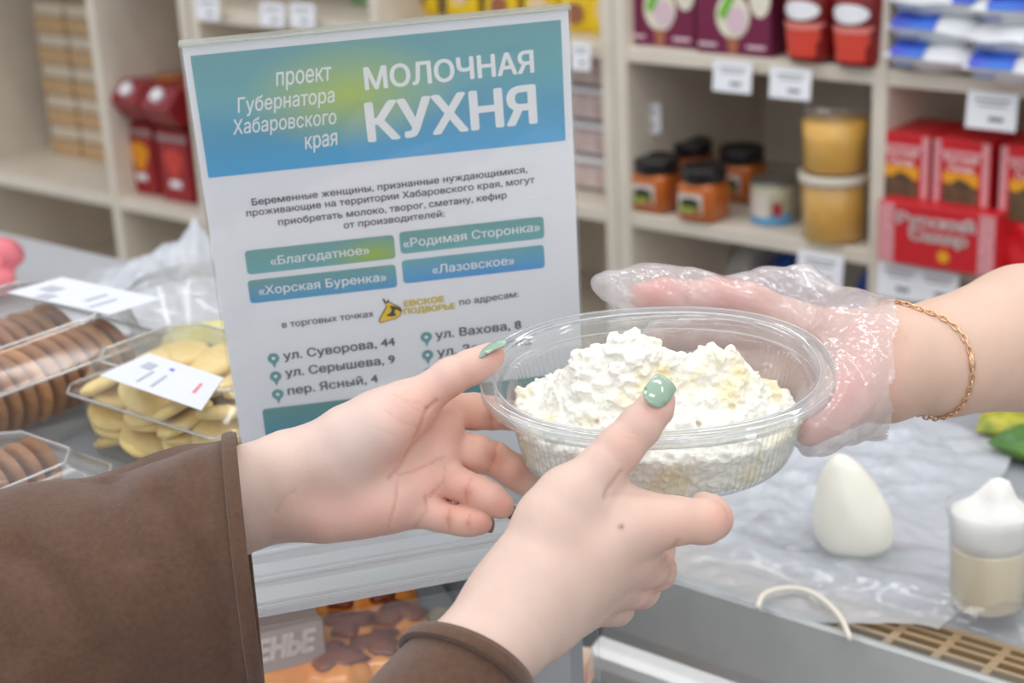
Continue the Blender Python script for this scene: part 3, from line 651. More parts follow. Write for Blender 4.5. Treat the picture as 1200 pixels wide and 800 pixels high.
mk('top_edge', MB().box((SW/2, .0012, -.0010), (SW+.003, .0066, .0022), bevel=.0004, seg=1), clear('acrylic_edge', (.9, .93, .9), .7, .25, .08, .25, (215, 212, 195)), sg)
# foot lies level on the glass
Mi = MS.T; b = MB(); b.box((0, .0, 0), (SW+.004, .09, .003), bevel=.0008, seg=1)
ft = mk('base_foot', b, ACR, sg); ft.matrix_local = Matrix.Translation((SW/2, .0012, -.2945)) @ Matrix([list(r) for r in (Mi@np.array([[math.cos(.117), -math.sin(.117), 0], [math.sin(.117), math.cos(.117), 0], [0, 0, 1]]))]).to_4x4()
def grad_mat(name, stops, spot=None, axis='Z', lo=0., hi=1.):
    m = bpy.data.materials.new(name); m.use_nodes = True; nt = m.node_tree; N = nt.nodes; bb = N['Principled BSDF']; bb.inputs['Roughness'].default_value = .5
    tc = N.new('ShaderNodeTexCoord'); sx = N.new('ShaderNodeSeparateXYZ'); nt.links.new(tc.outputs['Object'], sx.inputs[0])
    mr = N.new('ShaderNodeMapRange'); mr.inputs['From Min'].default_value = lo; mr.inputs['From Max'].default_value = hi; nt.links.new(sx.outputs[axis], mr.inputs['Value'])
    r = N.new('ShaderNodeValToRGB'); r.color_ramp.elements.remove(r.color_ramp.elements[1])
    r.color_ramp.elements[0].position = stops[0][0]; r.color_ramp.elements[0].color = lin(stops[0][1])
    for p_, c_ in stops[1:]: e = r.color_ramp.elements.new(p_); e.color = lin(c_)
    nt.links.new(mr.outputs[0], r.inputs[0]); src = r.outputs[0]
    if spot:
        (cx_, cz_, rx_, rz_, c_) = spot; mp = N.new('ShaderNodeMapping'); mp.inputs['Location'].default_value = (-cx_/rx_, 0, -cz_/rz_); mp.inputs['Scale'].default_value = (1/rx_, 0, 1/rz_)
        nt.links.new(tc.outputs['Object'], mp.inputs[0]); g = N.new('ShaderNodeTexGradient'); g.gradient_type = 'SPHERICAL'; nt.links.new(mp.outputs[0], g.inputs[0])
        mx = N.new('ShaderNodeMix'); mx.data_type = 'RGBA'; mm = N.new('ShaderNodeMath'); mm.operation = 'SMOOTHSTEP' if False else 'MULTIPLY'; mm.inputs[1].default_value = 1.0
        nt.links.new(g.outputs['Fac'], mm.inputs[0]); nt.links.new(mm.outputs[0], mx.inputs[0]); nt.links.new(src, mx.inputs[6]); mx.inputs[7].default_value = lin(c_); src = mx.outputs[2]
    nt.links.new(src, bb.inputs['Base Color']); return m
def rrect(x0, x1, z0, z1, r, y, n=6):
    pts = []
    for cx_, cz_, a0 in ((x1-r, z1-r, 0), (x0+r, z1-r, 90), (x0+r, z0+r, 180), (x1-r, z0+r, 270)):
        for k in range(n+1): a = math.radians(a0+90*k/n); pts.append((cx_+r*math.cos(a), y, cz_+r*math.sin(a)))
    return pts
def flat(name, pts, m, y=None):
    return mk(name, MB().add(pts, [tuple(range(len(pts)))]), m, sheet)
u0, v0 = onsign(223, 66); u1, v1 = onsign(663, 165)
TEAL, BLUE, LIME = (102, 160, 165), (62, 142, 196), (160, 190, 80)
flat('banner', rrect(u0, u1, v1, v0, .0005, .0006), grad_mat('banner_print', [(0, (86, 174, 226)), (.3, (96, 168, 204)), (.65, (116, 178, 188)), (1, (118, 170, 178))], (.085, v0-.030, .062, .032, (184, 204, 104)), 'Z', v1, v0))
YT = .0004
TXW = mat('text_white', (240, 243, 246), .5); TXD = mat('text_dark', (84, 87, 100), .6)
def line(txt, l, r, capmm, m, bold=.0, shear=0, y=YT):
    """l, r: lower left and lower right ends of the line as the photo shows them"""
    ua, va = onsign(*l); ub, vb = onsign(*r); b = text_mesh(txt, math.hypot(ub-ua, vb-va), capmm/1000, bold, shear); an = math.atan2(vb-va, ub-ua); ca, sa = math.cos(an), math.sin(an)
    b.v = [(ua+v[0]*ca-v[2]*sa, y+v[1], va+v[0]*sa+v[2]*ca) for v in b.v]; return mk('lettering', b, m, sheet, recalc=False)
line('проект', (324, 101), (390, 94), 10.2, TXW, .012, .18)
line('Губернатора', (279, 132.5), (393, 119.6), 8.6, TXW, .012, .18)
line('Хабаровского', (273.5, 158), (395, 145), 8.6, TXW, .012, .18)
line('края', (358, 175), (397, 169.6), 9.6, TXW, .012, .18)
line('МОЛОЧНАЯ', (429, 105.4), (625.5, 84.6), 12.6, TXW, .03)
line('КУХНЯ', (433.5, 165.5), (628, 143.5), 22.0, TXW, .038)
line('Беременные женщины, признанные нуждающимися,', (295.7, 241), (618, 202.5), 4.1, TXD, .012)
line('проживающие на территории Хабаровского края, могут', (289.3, 254), (626.7, 214.5), 4.1, TXD, .012)
line('приобретать молоко, творог, сметану, кефир', (326.7, 264.3), (594, 232.5), 4.1, TXD, .012)
line('от производителей:', (403.3, 268), (521, 254), 4.1, TXD, .012)
def pill(tl, br, tr, bl, cols, spot=None, txt=None, tx=None, m=TXW):
    a = [onsign(*p) for p in (tl, tr, br, bl)]; x0 = (a[0][0]+a[3][0])/2; x1 = (a[1][0]+a[2][0])/2; z1 = (a[0][1]+a[1][1])/2; z0 = (a[2][1]+a[3][1])/2
    sp = (x1-.012, z0+.004, .03, .012, spot) if spot else None
    flat('name_plate', rrect(x0, x1, z0, z1, .0022, .0006), grad_mat('plate_print', cols, sp, 'Z', z0, z1))
    if txt: line(txt, tx[0], tx[1], 5.4, m, .012)
T1 = [(0, (112, 178, 184)), (1, (118, 166, 166))]
pill((287, 296), (463, 302.5), (462, 274), (290, 323), T1, LIME, '«Благодатное»', ((317.6, 311), (433, 297.5)))
pill((468, 275), (638, 278.5), (637, 251.5), (470, 299), T1, None, '«Родимая Сторонка»', ((473, 290.5), (633, 270.5)))
pill((291, 331), (465, 335.5), (464, 308.5), (293, 357.6), [(0, (74, 156, 206)), (.9, (118, 168, 170))], None, '«Хорская Буренка»', ((303.7, 346), (453, 329)))
pill((471, 307), (638, 313), (638, 286), (473, 334), [(0, (74, 156, 220)), (.9, (110, 172, 186))], None, '«Лазовское»', ((507, 321), (603, 309.5)))
pill((309, 481), (652, 492), (652, 438), (312, 527), [(0, (50, 130, 190)), (.35, (70, 150, 180)), (.9, (95, 152, 152))])
line('в торговых точках', (331, 384.5), (438, 371), 4.1, TXD, .012)
line('по адресам:', (539, 358), (608, 348), 4.1, TXD, .012)
for t, l, r in (('ул. Суворова, 44', (333, 422), (463, 405)), ('ул. Серышева, 9', (335, 442), (463, 425.5)), ('пер. Ясный, 4', (338, 463), (443, 448)), ('ул. Вахова, 8', (511, 397.5), (611, 385)), ('ул. Запарина', (513, 418), (622, 404))): line(t, l, r, 5.6, TXD, .018)
PINM = mat('pin_teal', (104, 160, 165), .5)
for px, py in ((321, 424), (323.5, 445), (326, 466), (500, 399), (501.5, 420), (503.5, 441)):
    cx, cz = onsign(px, py); b = MB(); pts = []
    n = 24
    for k in range(n):
        a = -math.pi/2+2*math.pi*k/n; r = .0034; x = r*math.cos(a); z = r*math.sin(a)+.0022
        if k == 0: z = -.0045
        if k in (1, n-1): z -= .0004; x *= 1.3
        if k in (2, n-2): x *= 1.0
        pts.append((cx+x, YT+.0001, cz+z))
    b.add(pts, [tuple(range(n))]); pn = mk('map_pin', b, PINM, sheet)
    mk('map_pin_dot', MB().add([(cx+.0011*math.cos(t), YT, cz+.0022+.0011*math.sin(t)) for t in np.linspace(0, 6.283, 14, endpoint=False)], [tuple(range(14))]), mat('sign_paper', (0, 0, 0)), sheet)
# yellow animal-head emblem and its two lines
EY = mat('emblem_yellow', (242, 200, 40), .5); ED = mat('emblem_dark', (70, 64, 40), .5)
def emb(pts, m, y, nm='emblem'):
    q = [onsign(440+p[0]/10., 335+p[1]/10.) for p in pts]; flat(nm, [(a, y, c_) for a, c_ in q], m)
emb([(80, 155), (100, 152), (130, 195), (150, 160), (165, 190), (235, 225), (290, 250), (315, 295), (300, 345), (255, 385), (190, 405), (110, 425), (70, 442), (38, 425), (45, 385), (80, 325), (125, 240), (105, 205)], ED, .0006)
emb([(118, 215), (132, 205), (160, 195), (235, 232), (285, 258), (305, 295), (290, 340), (250, 375), (185, 397), (105, 415), (70, 430), (50, 418), (55, 390), (90, 330), (138, 245)], EY, .0003)
emb([(160, 235), (200, 232), (240, 240), (290, 262), (303, 300), (285, 300), (255, 275), (225, 285), (222, 315), (245, 330), (235, 350), (180, 358), (130, 350), (140, 335), (175, 315), (188, 290), (182, 258)], ED, .0001)
EY2 = mat('emblem_letters', (214, 190, 60), .5)
line('ЕВСКОЕ', (474, 359.5), (520.5, 353.5), 3.6, EY2, .05); line('ПОДВОРЬЕ', (474, 368.5), (533, 361.8), 3.6, EY2, .05)

# ------------------------------------------------------------------ cookie boxes on the glass case
ua = np.array([.643, .766, 0]); ub = np.array([.766, -.643, 0]); RA = math.atan2(.766, .643)   # local x along ua, local y along -ub
GT = H-.44+.0005
LABP = mat('label_paper', (214, 217, 226), .6)
def cbox(name, label, corner, la, lb, hgt, lidh, lab=None):
    """corner: the near right end of its left-hand long side; extends la along ua and lb along ub"""
    o = thing(name, label, 'food box', (corner[0], corner[1], GT), RA)
    nr = int(la*2/.006); b = MB(); per = []
    def ring(x0, x1, y0, y1, z, cut=.008, wav=0):
        pts = []; cs = [((x0+cut, y0), (x1-cut, y0)), ((x1, y0+cut), (x1, y1-cut)), ((x1-cut, y1), (x0+cut, y1)), ((x0, y1-cut), (x0, y0+cut))]
        for (p, q) in cs:
            for k in range(25):
                t = k/24; dx, dy = (q[1]-p[1]), -(q[0]-p[0]); L_ = math.hypot(dx, dy); wv = wav*(k % 2) if 0 < k < 24 else 0
                pts.append((p[0]+(q[0]-p[0])*t+dx/L_*wv, p[1]+(q[1]-p[1])*t+dy/L_*wv, z))
        return pts
    f = .006
    def rings(L):
        vs = [v for r in L for v in r]; n = len(L[0]); return vs, [(i*n+k, i*n+(k+1) % n, (i+1)*n+(k+1) % n, (i+1)*n+k) for i in range(len(L)-1) for k in range(n)]+[tuple((len(L)-1)*n+k for k in range(n))]
    m = hgt*.62
    EDG = clear('edge_highlight_plastic', (.96, .97, .98), .4, .22, .12, .45, (246, 248, 250), power=2)
    R_ = [ring(0, la, -lb, 0, m+.001, .012), ring(f, la-f, -lb+f, -f, m, .012), ring(f, la-f, -lb+f, -f, m-.002, .012, .0012), ring(f*1.6, la-f*1.6, -lb+f*1.6, -f*1.6, .002, .012, .0012), ring(f*2.2, la-f*2.2, -lb+f*2.2, -f*2.2, 0, .012)]
    b.add(*rings(R_), True); mk('tray', b, PLAST, o, solid=.0006)
    b = MB(); R_ = [ring(0, la, -lb, 0, m+.002, .012), ring(.0, la, -lb, 0, m+.005, .012), ring(f, la-f, -lb+f, -f, m+.0055, .012), ring(f*1.8, la-f*1.8, -lb+f*1.8, -f*1.8, hgt-.004, .014), ring(f*2.6, la-f*2.6, -lb+f*2.6, -f*2.6, hgt, .016)]
    b.add(*rings(R_), True); mk('lid', b, PLAST, o, solid=.0006)
    for zz, ins, cu_ in ((m+.0035, -.0006, .012), (hgt-.0005, f*2.4, .016)):
        b = MB(); rg = ring(ins, la-ins, -lb+ins, -ins, zz, cu_); b.tube(rg+[rg[0]], .0009, 6, cap=False); mk('edge_highlight', b, EDG, o)  # pale hazy tube painted in as the highlight on the lid's rounded edges
    return o
def lab_on(o, pts, z, bars):
    """paper label lying on a lid, corners as the photo shows them"""
    Wd = [Vector(onz(px, py, z-H))-o.location for px, py in pts]; Mi_ = Matrix.Rotation(-RA, 3, 'Z')
    q = [Mi_@v for v in Wd]; b = MB(); n = [(v.x, v.y, v.z) for v in q]; b.add(n+[(v[0], v[1], v[2]+.0004) for v in n], [(0, 1, 2, 3)[::-1], (4, 5, 6, 7), (0, 1, 5, 4), (1, 2, 6, 5), (2, 3, 7, 6), (3, 0, 4, 7)])
    l_ = mk('paper_label', b, LABP, o)
    for (s, t, ls, lt, m_) in bars:
        f = lambda s_, t_: q[0].lerp(q[1], s_).lerp(q[3].lerp(q[2], s_), t_)+Vector((0, 0, .0007))
        mk('printed_mark', MB().add([f(s, t), f(s+ls, t), f(s+ls, t+lt), f(s, t+lt)], [(0, 1, 2, 3)]), m_, l_)
    return l_
PALEG = mat('pale_grey_print', (176, 180, 192), .6)
E1 = np.array([-.245, 1.146, 0])
b1o = E1-ua*.24+(-ub)*.145
bx1 = cbox('cookie_box', 'long clear box of brown cookies with white label on its lid, at left edge', b1o, .24, .145, .078, .03)
lab_on(bx1, [(8, 343), (73, 325), (190, 350), (128, 369)], GT+.0795, [(.35, .12, .25, .14, PALEG), (.05, .25, .22, .12, PALEG), (.3, .6, .4, .04, PALEG), (.1, .75, .5, .03, PALEG)])
C2_ = np.array([-.303, 1.062, 0])
bx2 = cbox('cookie_box', 'clear box of yellow cookies with a white label, in front of the sign\'s left edge', C2_, .115, .165, .068, .025)
lab_on(bx2, [(117, 440), (175, 414), (262, 443), (236, 481)], GT+.0690, [(.55, .15, .2, .12, PALEG), (.15, .3, .4, .03, PALEG), (.15, .45, .4, .03, PALEG), (.72, .42, .06, .05, mat('blue_dot', (80, 90, 220), .6)), (.35, .82, .3, .03, mat('red_scribble', (230, 120, 130), .6))])
b3o = E1-ua*.275+ub*.012
bx3 = cbox('cookie_box', 'low clear box of brown cookies in front, half hidden by the brown sleeve', b3o, .135, .11, .042, .012)
COOK = mat('brown_cookie', (160, 112, 76), .75, var=.15, vscale=120, bump=.4, bscale=200); COOK1 = mat('amber_cookie', (186, 134, 84), .75, var=.15, vscale=120, bump=.4, bscale=200)
YC = mat('yellow_cookie', (232, 204, 134), .75, var=.08, vscale=100, bump=.4, bscale=220, rgb2=(240, 216, 150))
def cookie_proto(m, R, t):
    b = MB(); b.lathe([(.001, t), (R*.75, t), (R*.95, t*.8), (R, t*.45), (R*.93, t*.1), (R*.8, 0), (.001, 0)], 28, mod=lambda a, z: 1+.015*math.sin(14*a)+.02*math.sin(3*a+1)); return b
def B1(o, x, y, z): return Vector(o.location)+Matrix.Rotation(RA, 3, 'Z')@Vector((x, y, z))
ck = None; first = {}
def place_cookie(kind, m, R, t, loc, rot, label, group):
    k = first.get(kind)
    if k is None:
        o = mk('cookie', cookie_proto(m, R, t), m); first[kind] = o
    else:
        o = k.copy(); COL.objects.link(o)
    o.location = loc; o.rotation_euler = rot; tag(o, label, 'cookie', group); return o
for row in range(2):
    for k in range(17):
        x = .022+k*.0122; y = -.145/2+(-1 if row == 0 else 1)*.0305
        q = B1(bx1, x, y, .035+random.uniform(-.001, .001))
        place_cookie('a%d' % (k < 6 or k % 5 == 0), COOK1 if (k < 6 or k % 5 == 0) else COOK, .0285, .0085, q, Matrix.Rotation(RA, 3, 'Z').to_4x4().__matmul__(Matrix.Rotation(math.pi/2-.18, 4, 'Y')).to_euler(), 'round brown cookie standing on edge in the %s row of the long clear box' % ['front', 'rear'][row], 'cookies in the %s row of the long box' % ['front', 'rear'][row])
for k in range(9):
    q = B1(bx3, .02+k*.0125, -.042, .0215)
    place_cookie('c', COOK, .0185, .008, q, (Matrix.Rotation(RA, 3, 'Z').to_4x4()@Matrix.Rotation(math.pi/2-.2, 4, 'Y')).to_euler(), 'brown cookie standing on edge in the low box by the sleeve', 'cookies in the low box')
for i in range(3):
    for j in range(4):
        for k in range(5):
            q = B1(bx2, .027+i*.029, -.026-j*.036, .004+k*.0104)
            place_cookie('y', YC, .0205, .0072, q+Vector((random.uniform(-.003, .003), random.uniform(-.003, .003), 0)), (random.uniform(-.42, .42), random.uniform(-.42, .42), random.uniform(0, 6)), 'yellow butter cookie lying in the clear box in front of the sign', 'yellow cookies in the clear box')

# ------------------------------------------------------------------ bowl of cottage cheese
TAU = math.radians(8); BC = P(769, 431, .87)
BU = np.array([0, -math.sin(TAU), math.cos(TAU)]); BY = np.array([0, math.cos(TAU), math.sin(TAU)]); BXv = np.array([1.0, 0, 0])
BM = Matrix(((1, BY[0], BU[0], BC[0]), (0, BY[1], BU[1], BC[1]), (0, BY[2], BU[2], BC[2]), (0, 0, 0, 1)))
bo = thing('plastic_bowl', 'oval clear ribbed plastic bowl held in the middle of the photo', 'bowl', BC); bo.matrix_world = BM
HB = .052
A_TOP, B_TOP, A_BOT, B_BOT = .0792, .0592, .0690, .0500
def wall(h):                                 # half axes of the wall at height h below the rim (h = 0 .. HB)
    t = h/HB; return A_TOP+(A_BOT-A_TOP)*t, B_TOP+(B_BOT-B_TOP)*t
NS = 720
def oval(a, b_, ph, e=2.25):
    c_, s_ = math.cos(ph), math.sin(ph); k = (abs(c_)**e+abs(s_)**e)**(-1/e); return a*k*c_, b_*k*s_
def bowl_profile():
    L = []                                    # (a, b, z, rib)
    tk = .0005
    # outside, from the centre of the base out and up, over the rim, and back down inside
    L += [(.002, .0015, -HB+.002, 0), (A_BOT-.012, B_BOT-.012, -HB+.002, 0), (A_BOT-.009, B_BOT-.009, -HB, 0), (A_BOT-.003, B_BOT-.003, -HB+.0008, 0), (A_BOT, B_BOT, -HB+.005, 1)]
    for k in range(1, 7):
        a, b_ = wall(HB-.005-k*(HB-.020)/6); L.append((a, b_, -(HB-.005-k*(HB-.020)/6), 1))
    a, b_ = wall(.010); L += [(a, b_, -.0105, 0), (a+.0028, b_+.0028, -.0098, 0), (a+.0034, b_+.0034, -.003, 0), (A_TOP+.0100, B_TOP+.0100, -.0028, 0), (A_TOP+.0104, B_TOP+.0104, -.0062, 0), (A_TOP+.0111, B_TOP+.0111, -.0062, 0), (A_TOP+.0108, B_TOP+.0108, -.0010, 0), (A_TOP+.0075, B_TOP+.0075, .0012, 0), (A_TOP+.0036, B_TOP+.0036, -.0004, 0)]
    L += [(a+.0028, b_+.0028, -.0030, 0), (a+.0022, b_+.0022, -.0092, 0), (a-tk, b_-tk, -.0102, 0)]
    for k in range(6, 0, -1):
        a, b_ = wall(HB-.005-k*(HB-.020)/6); L.append((a-tk, b_-tk, -(HB-.005-k*(HB-.020)/6), 1))
    L += [(A_BOT-tk, B_BOT-tk, -HB+.005, 1), (A_BOT-.003, B_BOT-.003, -HB+.0014, 0), (A_BOT-.009, B_BOT-.009, -HB+.0006, 0), (A_BOT-.012, B_BOT-.012, -HB+.0026, 0), (.002, .0015, -HB+.0026, 0)]
    return L
b = MB(); Lp = bowl_profile(); vs = []
for (a, bb_, z, rib) in Lp:
    for k in range(NS):
        ph = 2*math.pi*k/NS; d_ = .0006*(1 if (k % 6) < 3 else -1)*rib if rib else 0
        x, y = oval(a+d_, bb_+d_, ph); vs.append((x, y, z))
i0 = next(i for i, q in enumerate(Lp) if abs(q[2]+.0098) < 1e-6); i1 = next(i for i, q in enumerate(Lp) if abs(q[2]+.0092) < 1e-6)
rows = lambda a, c: [(i*NS+k, i*NS+(k+1) % NS, (i+1)*NS+(k+1) % NS, (i+1)*NS+k) for i in range(a, c) for k in range(NS)]
b.add(vs, rows(0, i0)+rows(i1, len(Lp)-1)+[tuple(range(NS))[::-1], tuple((len(Lp)-1)*NS+k for k in range(NS))], True)
rim = MB().add(vs[i0*NS:(i1+1)*NS], [tuple(q-i0*NS for q in f) for f in rows(i0, i1)], True)
rim_o = mk('rim', rim, clear('bowl_rim_plastic', (.985, .99, .99), .5, .09, .06, .10, (250, 252, 255), power=2.2), bo)  # extra white haze puts the rim's highlights into the material
for a_, z_ in ((A_TOP+.0108, -.0008), (A_TOP+.0036, -.0002), (A_TOP+.0033, -.0100)):
    rp = [oval(a_, a_-A_TOP+B_TOP, 2*math.pi*k/120) for k in range(121)]
    mk('rim_highlight', MB().tube([(x, y, z_) for x, y in rp], .00055, 6, cap=False), clear('rim_highlight_plastic', (.98, .985, .99), .5, .16, .10, .35, (250, 252, 255), power=2), rim_o)  # whitish tubes stand in for the bright highlight lines round the rim
BOWLM = clear('bowl_plastic', (.99, .993, .992), .30, .035, .05, .04, (250, 252, 255), power=4)
bwl = mk('bowl_shell', b, BOWLM, bo); bwl.data.polygons.foreach_set('use_smooth', [True]*len(bwl.data.polygons))
# cottage cheese: one crumbly mass (nobody could count the grains)
def curd_h(x, y):                            # height over the base
    r = math.hypot(x/.066, y/.048); e = max(0, 1-r**4)
    h = .0255-.004*(x/.07)
    h += .036*math.exp(-(((x+.010)/.024)**2+((y-.004)/.024)**2)) + .024*math.exp(-(((x-.034)/.019)**2+((y-.006)/.021)**2)) + .015*math.exp(-(((x+.037)/.014)**2+((y-.004)/.019)**2))
    h += .003*noise.noise(Vector((x*60, y*60, 2)))+.002*noise.noise(Vector((x*140, y*140, 5)))
    return h*(1-.28*max(0, r-.75))
b = MB(); nr, na = 46, 200
vs = []
for i in range(nr):
    t = min(1, i/(nr-9)) if i < nr-8 else 1
    for k in range(na):
        ph = 2*math.pi*k/na
        if i < nr-8:
            r = t*.985; x, y = oval(.0735*r, .0535*r, ph); z = -HB+.0045+curd_h(x, y)
        else:
            q = (i-(nr-9))/8.; x, y = oval(.0735*.985, .0535*.985, ph); zt_ = -HB+.0045+curd_h(x, y); zb = -HB+.004; z = zt_+(zb-zt_)*q
            a, bb_ = wall(-z); x, y = oval(a-.0022, bb_-.0022, ph)
        nz = .0016*noise.noise(Vector((x*170, y*170, z*170)))+.0012*noise.noise(Vector((x*340, y*340, z*340)))
        if i >= nr-8: x *= 1-abs(nz)*16; y *= 1-abs(nz)*16
        else: z += nz*1.5
        vs.append((x, y, z))
fs = [(i*na+k, i*na+(k+1) % na, (i+1)*na+(k+1) % na, (i+1)*na+k) for i in range(nr-1) for k in range(na)]
b.add(vs, fs+[tuple((nr-1)*na+k for k in range(na))], True)
ico = bmesh.new(); bmesh.ops.create_icosphere(ico, subdivisions=2, radius=1); iv = np.array([v.co[:] for v in ico.verts]); ico.verts.index_update(); ifc = [[v.index for v in f.verts] for f in ico.faces]; ico.free()
ico = bmesh.new(); bmesh.ops.create_icosphere(ico, subdivisions=1, radius=1); iv1 = np.array([v.co[:] for v in ico.verts]); ico.verts.index_update(); ifc1 = [[v.index for v in f.verts] for f in ico.faces]; ico.free()
def crumb(c_, r, big):
    V, Fc = (iv, ifc) if big else (iv1, ifc1)
    s = r*np.array([random.uniform(.75, 1.3), random.uniform(.75, 1.3), random.uniform(.65, 1.1)]); w = np.random.uniform(-1, 1, 3)*9
    dsp = 1+.28*np.sin(V@w+random.uniform(0, 6))+.16*np.sin(V@(w[::-1]*1.7)); b.add(V*dsp[:, None]*s+np.array(c_), Fc, True)
n_c = 0
while n_c < 1100:
    x = random.uniform(-.071, .071); y = random.uniform(-.051, .051)
    if (abs(x)/.069)**2.2+(abs(y)/.049)**2.2 > 1: continue
    r = random.choice([.0016, .002, .0024, .003, .0038, .0046]); z = -HB+.0045+curd_h(x, y)+r*random.uniform(-.6, .35)
    crumb((x, y, z), r, True); n_c += 1
for _ in range(1200):
    ph = random.uniform(0, 2*math.pi); x0, y0 = oval(.07, .05, ph); top = curd_h(x0, y0); z = -HB+.005+random.uniform(0, 1)*top; a, bb_ = wall(-z); r = random.choice([.0014, .002, .0026, .0034]); x, y = oval(a-.0014-r, bb_-.0014-r, ph); crumb((x, y, z), r, True)
curdm = mat('cottage_cheese', (237, 235, 226), .75, vscale=34, rgb2=(234, 218, 160), sss=.15, bump=.8, bscale=330)
rr = [n for n in curdm.node_tree.nodes if n.type == 'VALTORGB'][0]; rr.color_ramp.elements[0].position = .49; rr.color_ramp.elements[1].position = .72
cu = mk('cottage_cheese', b, curdm, recalc=False); md = cu.modifiers.new('remesh', 'REMESH'); md.mode = 'VOXEL'; md.voxel_size = .00075; md.use_smooth_shade = True; md = cu.modifiers.new('smooth', 'SMOOTH'); md.iterations = 2; md.factor = .5; cu.matrix_world = BM; tag(cu, 'crumbly white cottage cheese heaped inside the clear bowl', 'cottage cheese', kind='stuff')

# ------------------------------------------------------------------ people: skin
def skin_material(name):
    m = bpy.data.materials.new(name); m.use_nodes = True; nt = m.node_tree; N = nt.nodes; b_ = N['Principled BSDF']
    at = N.new('ShaderNodeAttribute'); at.attribute_name = 'skin'; nt.links.new(at.outputs['Color'], b_.inputs['Base Color'])
    b_.inputs['Roughness'].default_value = .48; b_.inputs['Specular IOR Level'].default_value = .35
    b_.inputs['Subsurface Weight'].default_value = .22; b_.inputs['Subsurface Radius'].default_value = (.006, .0022, .0012); b_.inputs['Subsurface Scale'].default_value = 1.0
    tc = N.new('ShaderNodeTexCoord'); n2 = N.new('ShaderNodeTexNoise'); n2.inputs['Scale'].default_value = 420; n2.inputs['Detail'].default_value = 4; nt.links.new(tc.outputs['Object'], n2.inputs['Vector'])
    bp = N.new('ShaderNodeBump'); bp.inputs['Strength'].default_value = .10; bp.inputs['Distance'].default_value = .001; nt.links.new(n2.outputs['Fac'], bp.inputs['Height']); nt.links.new(bp.outputs[0], b_.inputs['Normal'])
    return m
SKIN = skin_material('skin')
def make_skin(fn, lo, hi, h, base, tints, creases, front=True):
    """mesh of the implicit body fn; tints: (px, py, radius px, colour, strength); creases: (polyline in px, width px, depth m, darkening)"""
    V, F = surface_nets(fn, lo, hi, h); V, Nn = refine(fn, V)
    x, y = project(V); q = V-CO; face = -(Nn*q).sum(1)/np.sqrt((q*q).sum(1)); fw = np.clip(face*3, 0, 1)
    col = np.tile(np.array(lin(base)[:3]), (len(V), 1))
    nz = np.array([noise.noise(Vector(v*70)) for v in V]); nz2 = np.array([noise.noise(Vector(v*190)) for v in V])
    col *= (1+.05*nz+.03*nz2)[:, None]
    for (px, py, r, c_, s) in tints:
        w = np.exp(-((x-px)**2+(y-py)**2)/(r*r))*s; col = col*(1-w[:, None])+np.array(lin(c_)[:3])*w[:, None]
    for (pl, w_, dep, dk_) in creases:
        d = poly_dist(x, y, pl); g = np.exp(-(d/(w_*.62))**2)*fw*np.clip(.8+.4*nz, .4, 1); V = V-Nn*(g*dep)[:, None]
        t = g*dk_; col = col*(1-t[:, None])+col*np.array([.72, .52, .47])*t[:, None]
    return V, F, np.clip(col, 0, 1)
def skin_object(name, parts, parent):
    vs = []; fs = []; cs = []; o_ = 0
    for V, F, c_ in parts: vs.append(V); fs.append(F+o_); cs.append(c_); o_ += len(V)
    V = np.concatenate(vs)-np.array(parent.location); F = np.concatenate(fs); C_ = np.concatenate(cs)
    me = bpy.data.meshes.new(name); me.vertices.add(len(V)); me.vertices.foreach_set('co', V.ravel()); me.loops.add(F.size); me.loops.foreach_set('vertex_index', F.ravel())
    me.polygons.add(len(F)); me.polygons.foreach_set('loop_start', np.arange(0, F.size, 4)); me.polygons.foreach_set('use_smooth', np.ones(len(F), bool)); me.update(calc_edges=True); me.validate()
    a = me.color_attributes.new('skin', 'FLOAT_COLOR', 'POINT'); a.data.foreach_set('color', np.concatenate([C_, np.ones((len(C_), 1))], 1).ravel())
    me.materials.append(SKIN); o = bpy.data.objects.new(name, me); COL.objects.link(o); o.parent = parent; return o
def bounds(chs, pad=.03):
    pts = np.array([a for c_ in chs for a, r in c_]); return pts.min(0)-pad, pts.max(0)+pad
def fuse(p, palm, kp, fingers, kf, kj):
    d = None
    for c_ in palm: e = chain(p, c_, .004); d = e if d is None else smin(d, e, kp)
    f = None
    for c_ in fingers: e = chain(p, c_, .003); f = e if f is None else smin(f, e, kf)
    return smin(d, f, kj)

# left hand of the customer: palm to us, thumb on the rim
LZ = .0
LH_palm = [[N_(170, 625, .87, 20), N_(262, 578, .87, 22), N_(335, 550, .872, 18.6), N_(350, 548, .874, 17.5)],
           [N_(170, 650, .88, 22), N_(255, 612, .88, 21), N_(335, 590, .877, 17.5), N_(360, 588, .88, 15)],
           [N_(350, 552, .882, 14), N_(430, 522, .888, 13), N_(512, 493, .893, 10.2)],
           [N_(350, 565, .882, 14), N_(430, 545, .888, 13), N_(510, 527, .892, 10.2)],
           [N_(350, 580, .882, 14), N_(430, 572, .887, 12.5), N_(500, 561, .889, 10)],
           [N_(350, 592, .88, 14), N_(420, 595, .883, 12.5), N_(482, 595, .885, 9.8)],
           [N_(345, 552, .875, 15), N_(408, 513, .871, 15.5), N_(470, 481, .87, 12.3)]]
LH_th = [N_(450, 492, .87, 13.0), N_(484, 473, .868, 11.2), N_(528, 441, .866, 9.3), N_(552, 430, .866, 8.7), N_(570, 421, .866, 7.6), N_(577, 416, .866, 6.2)]
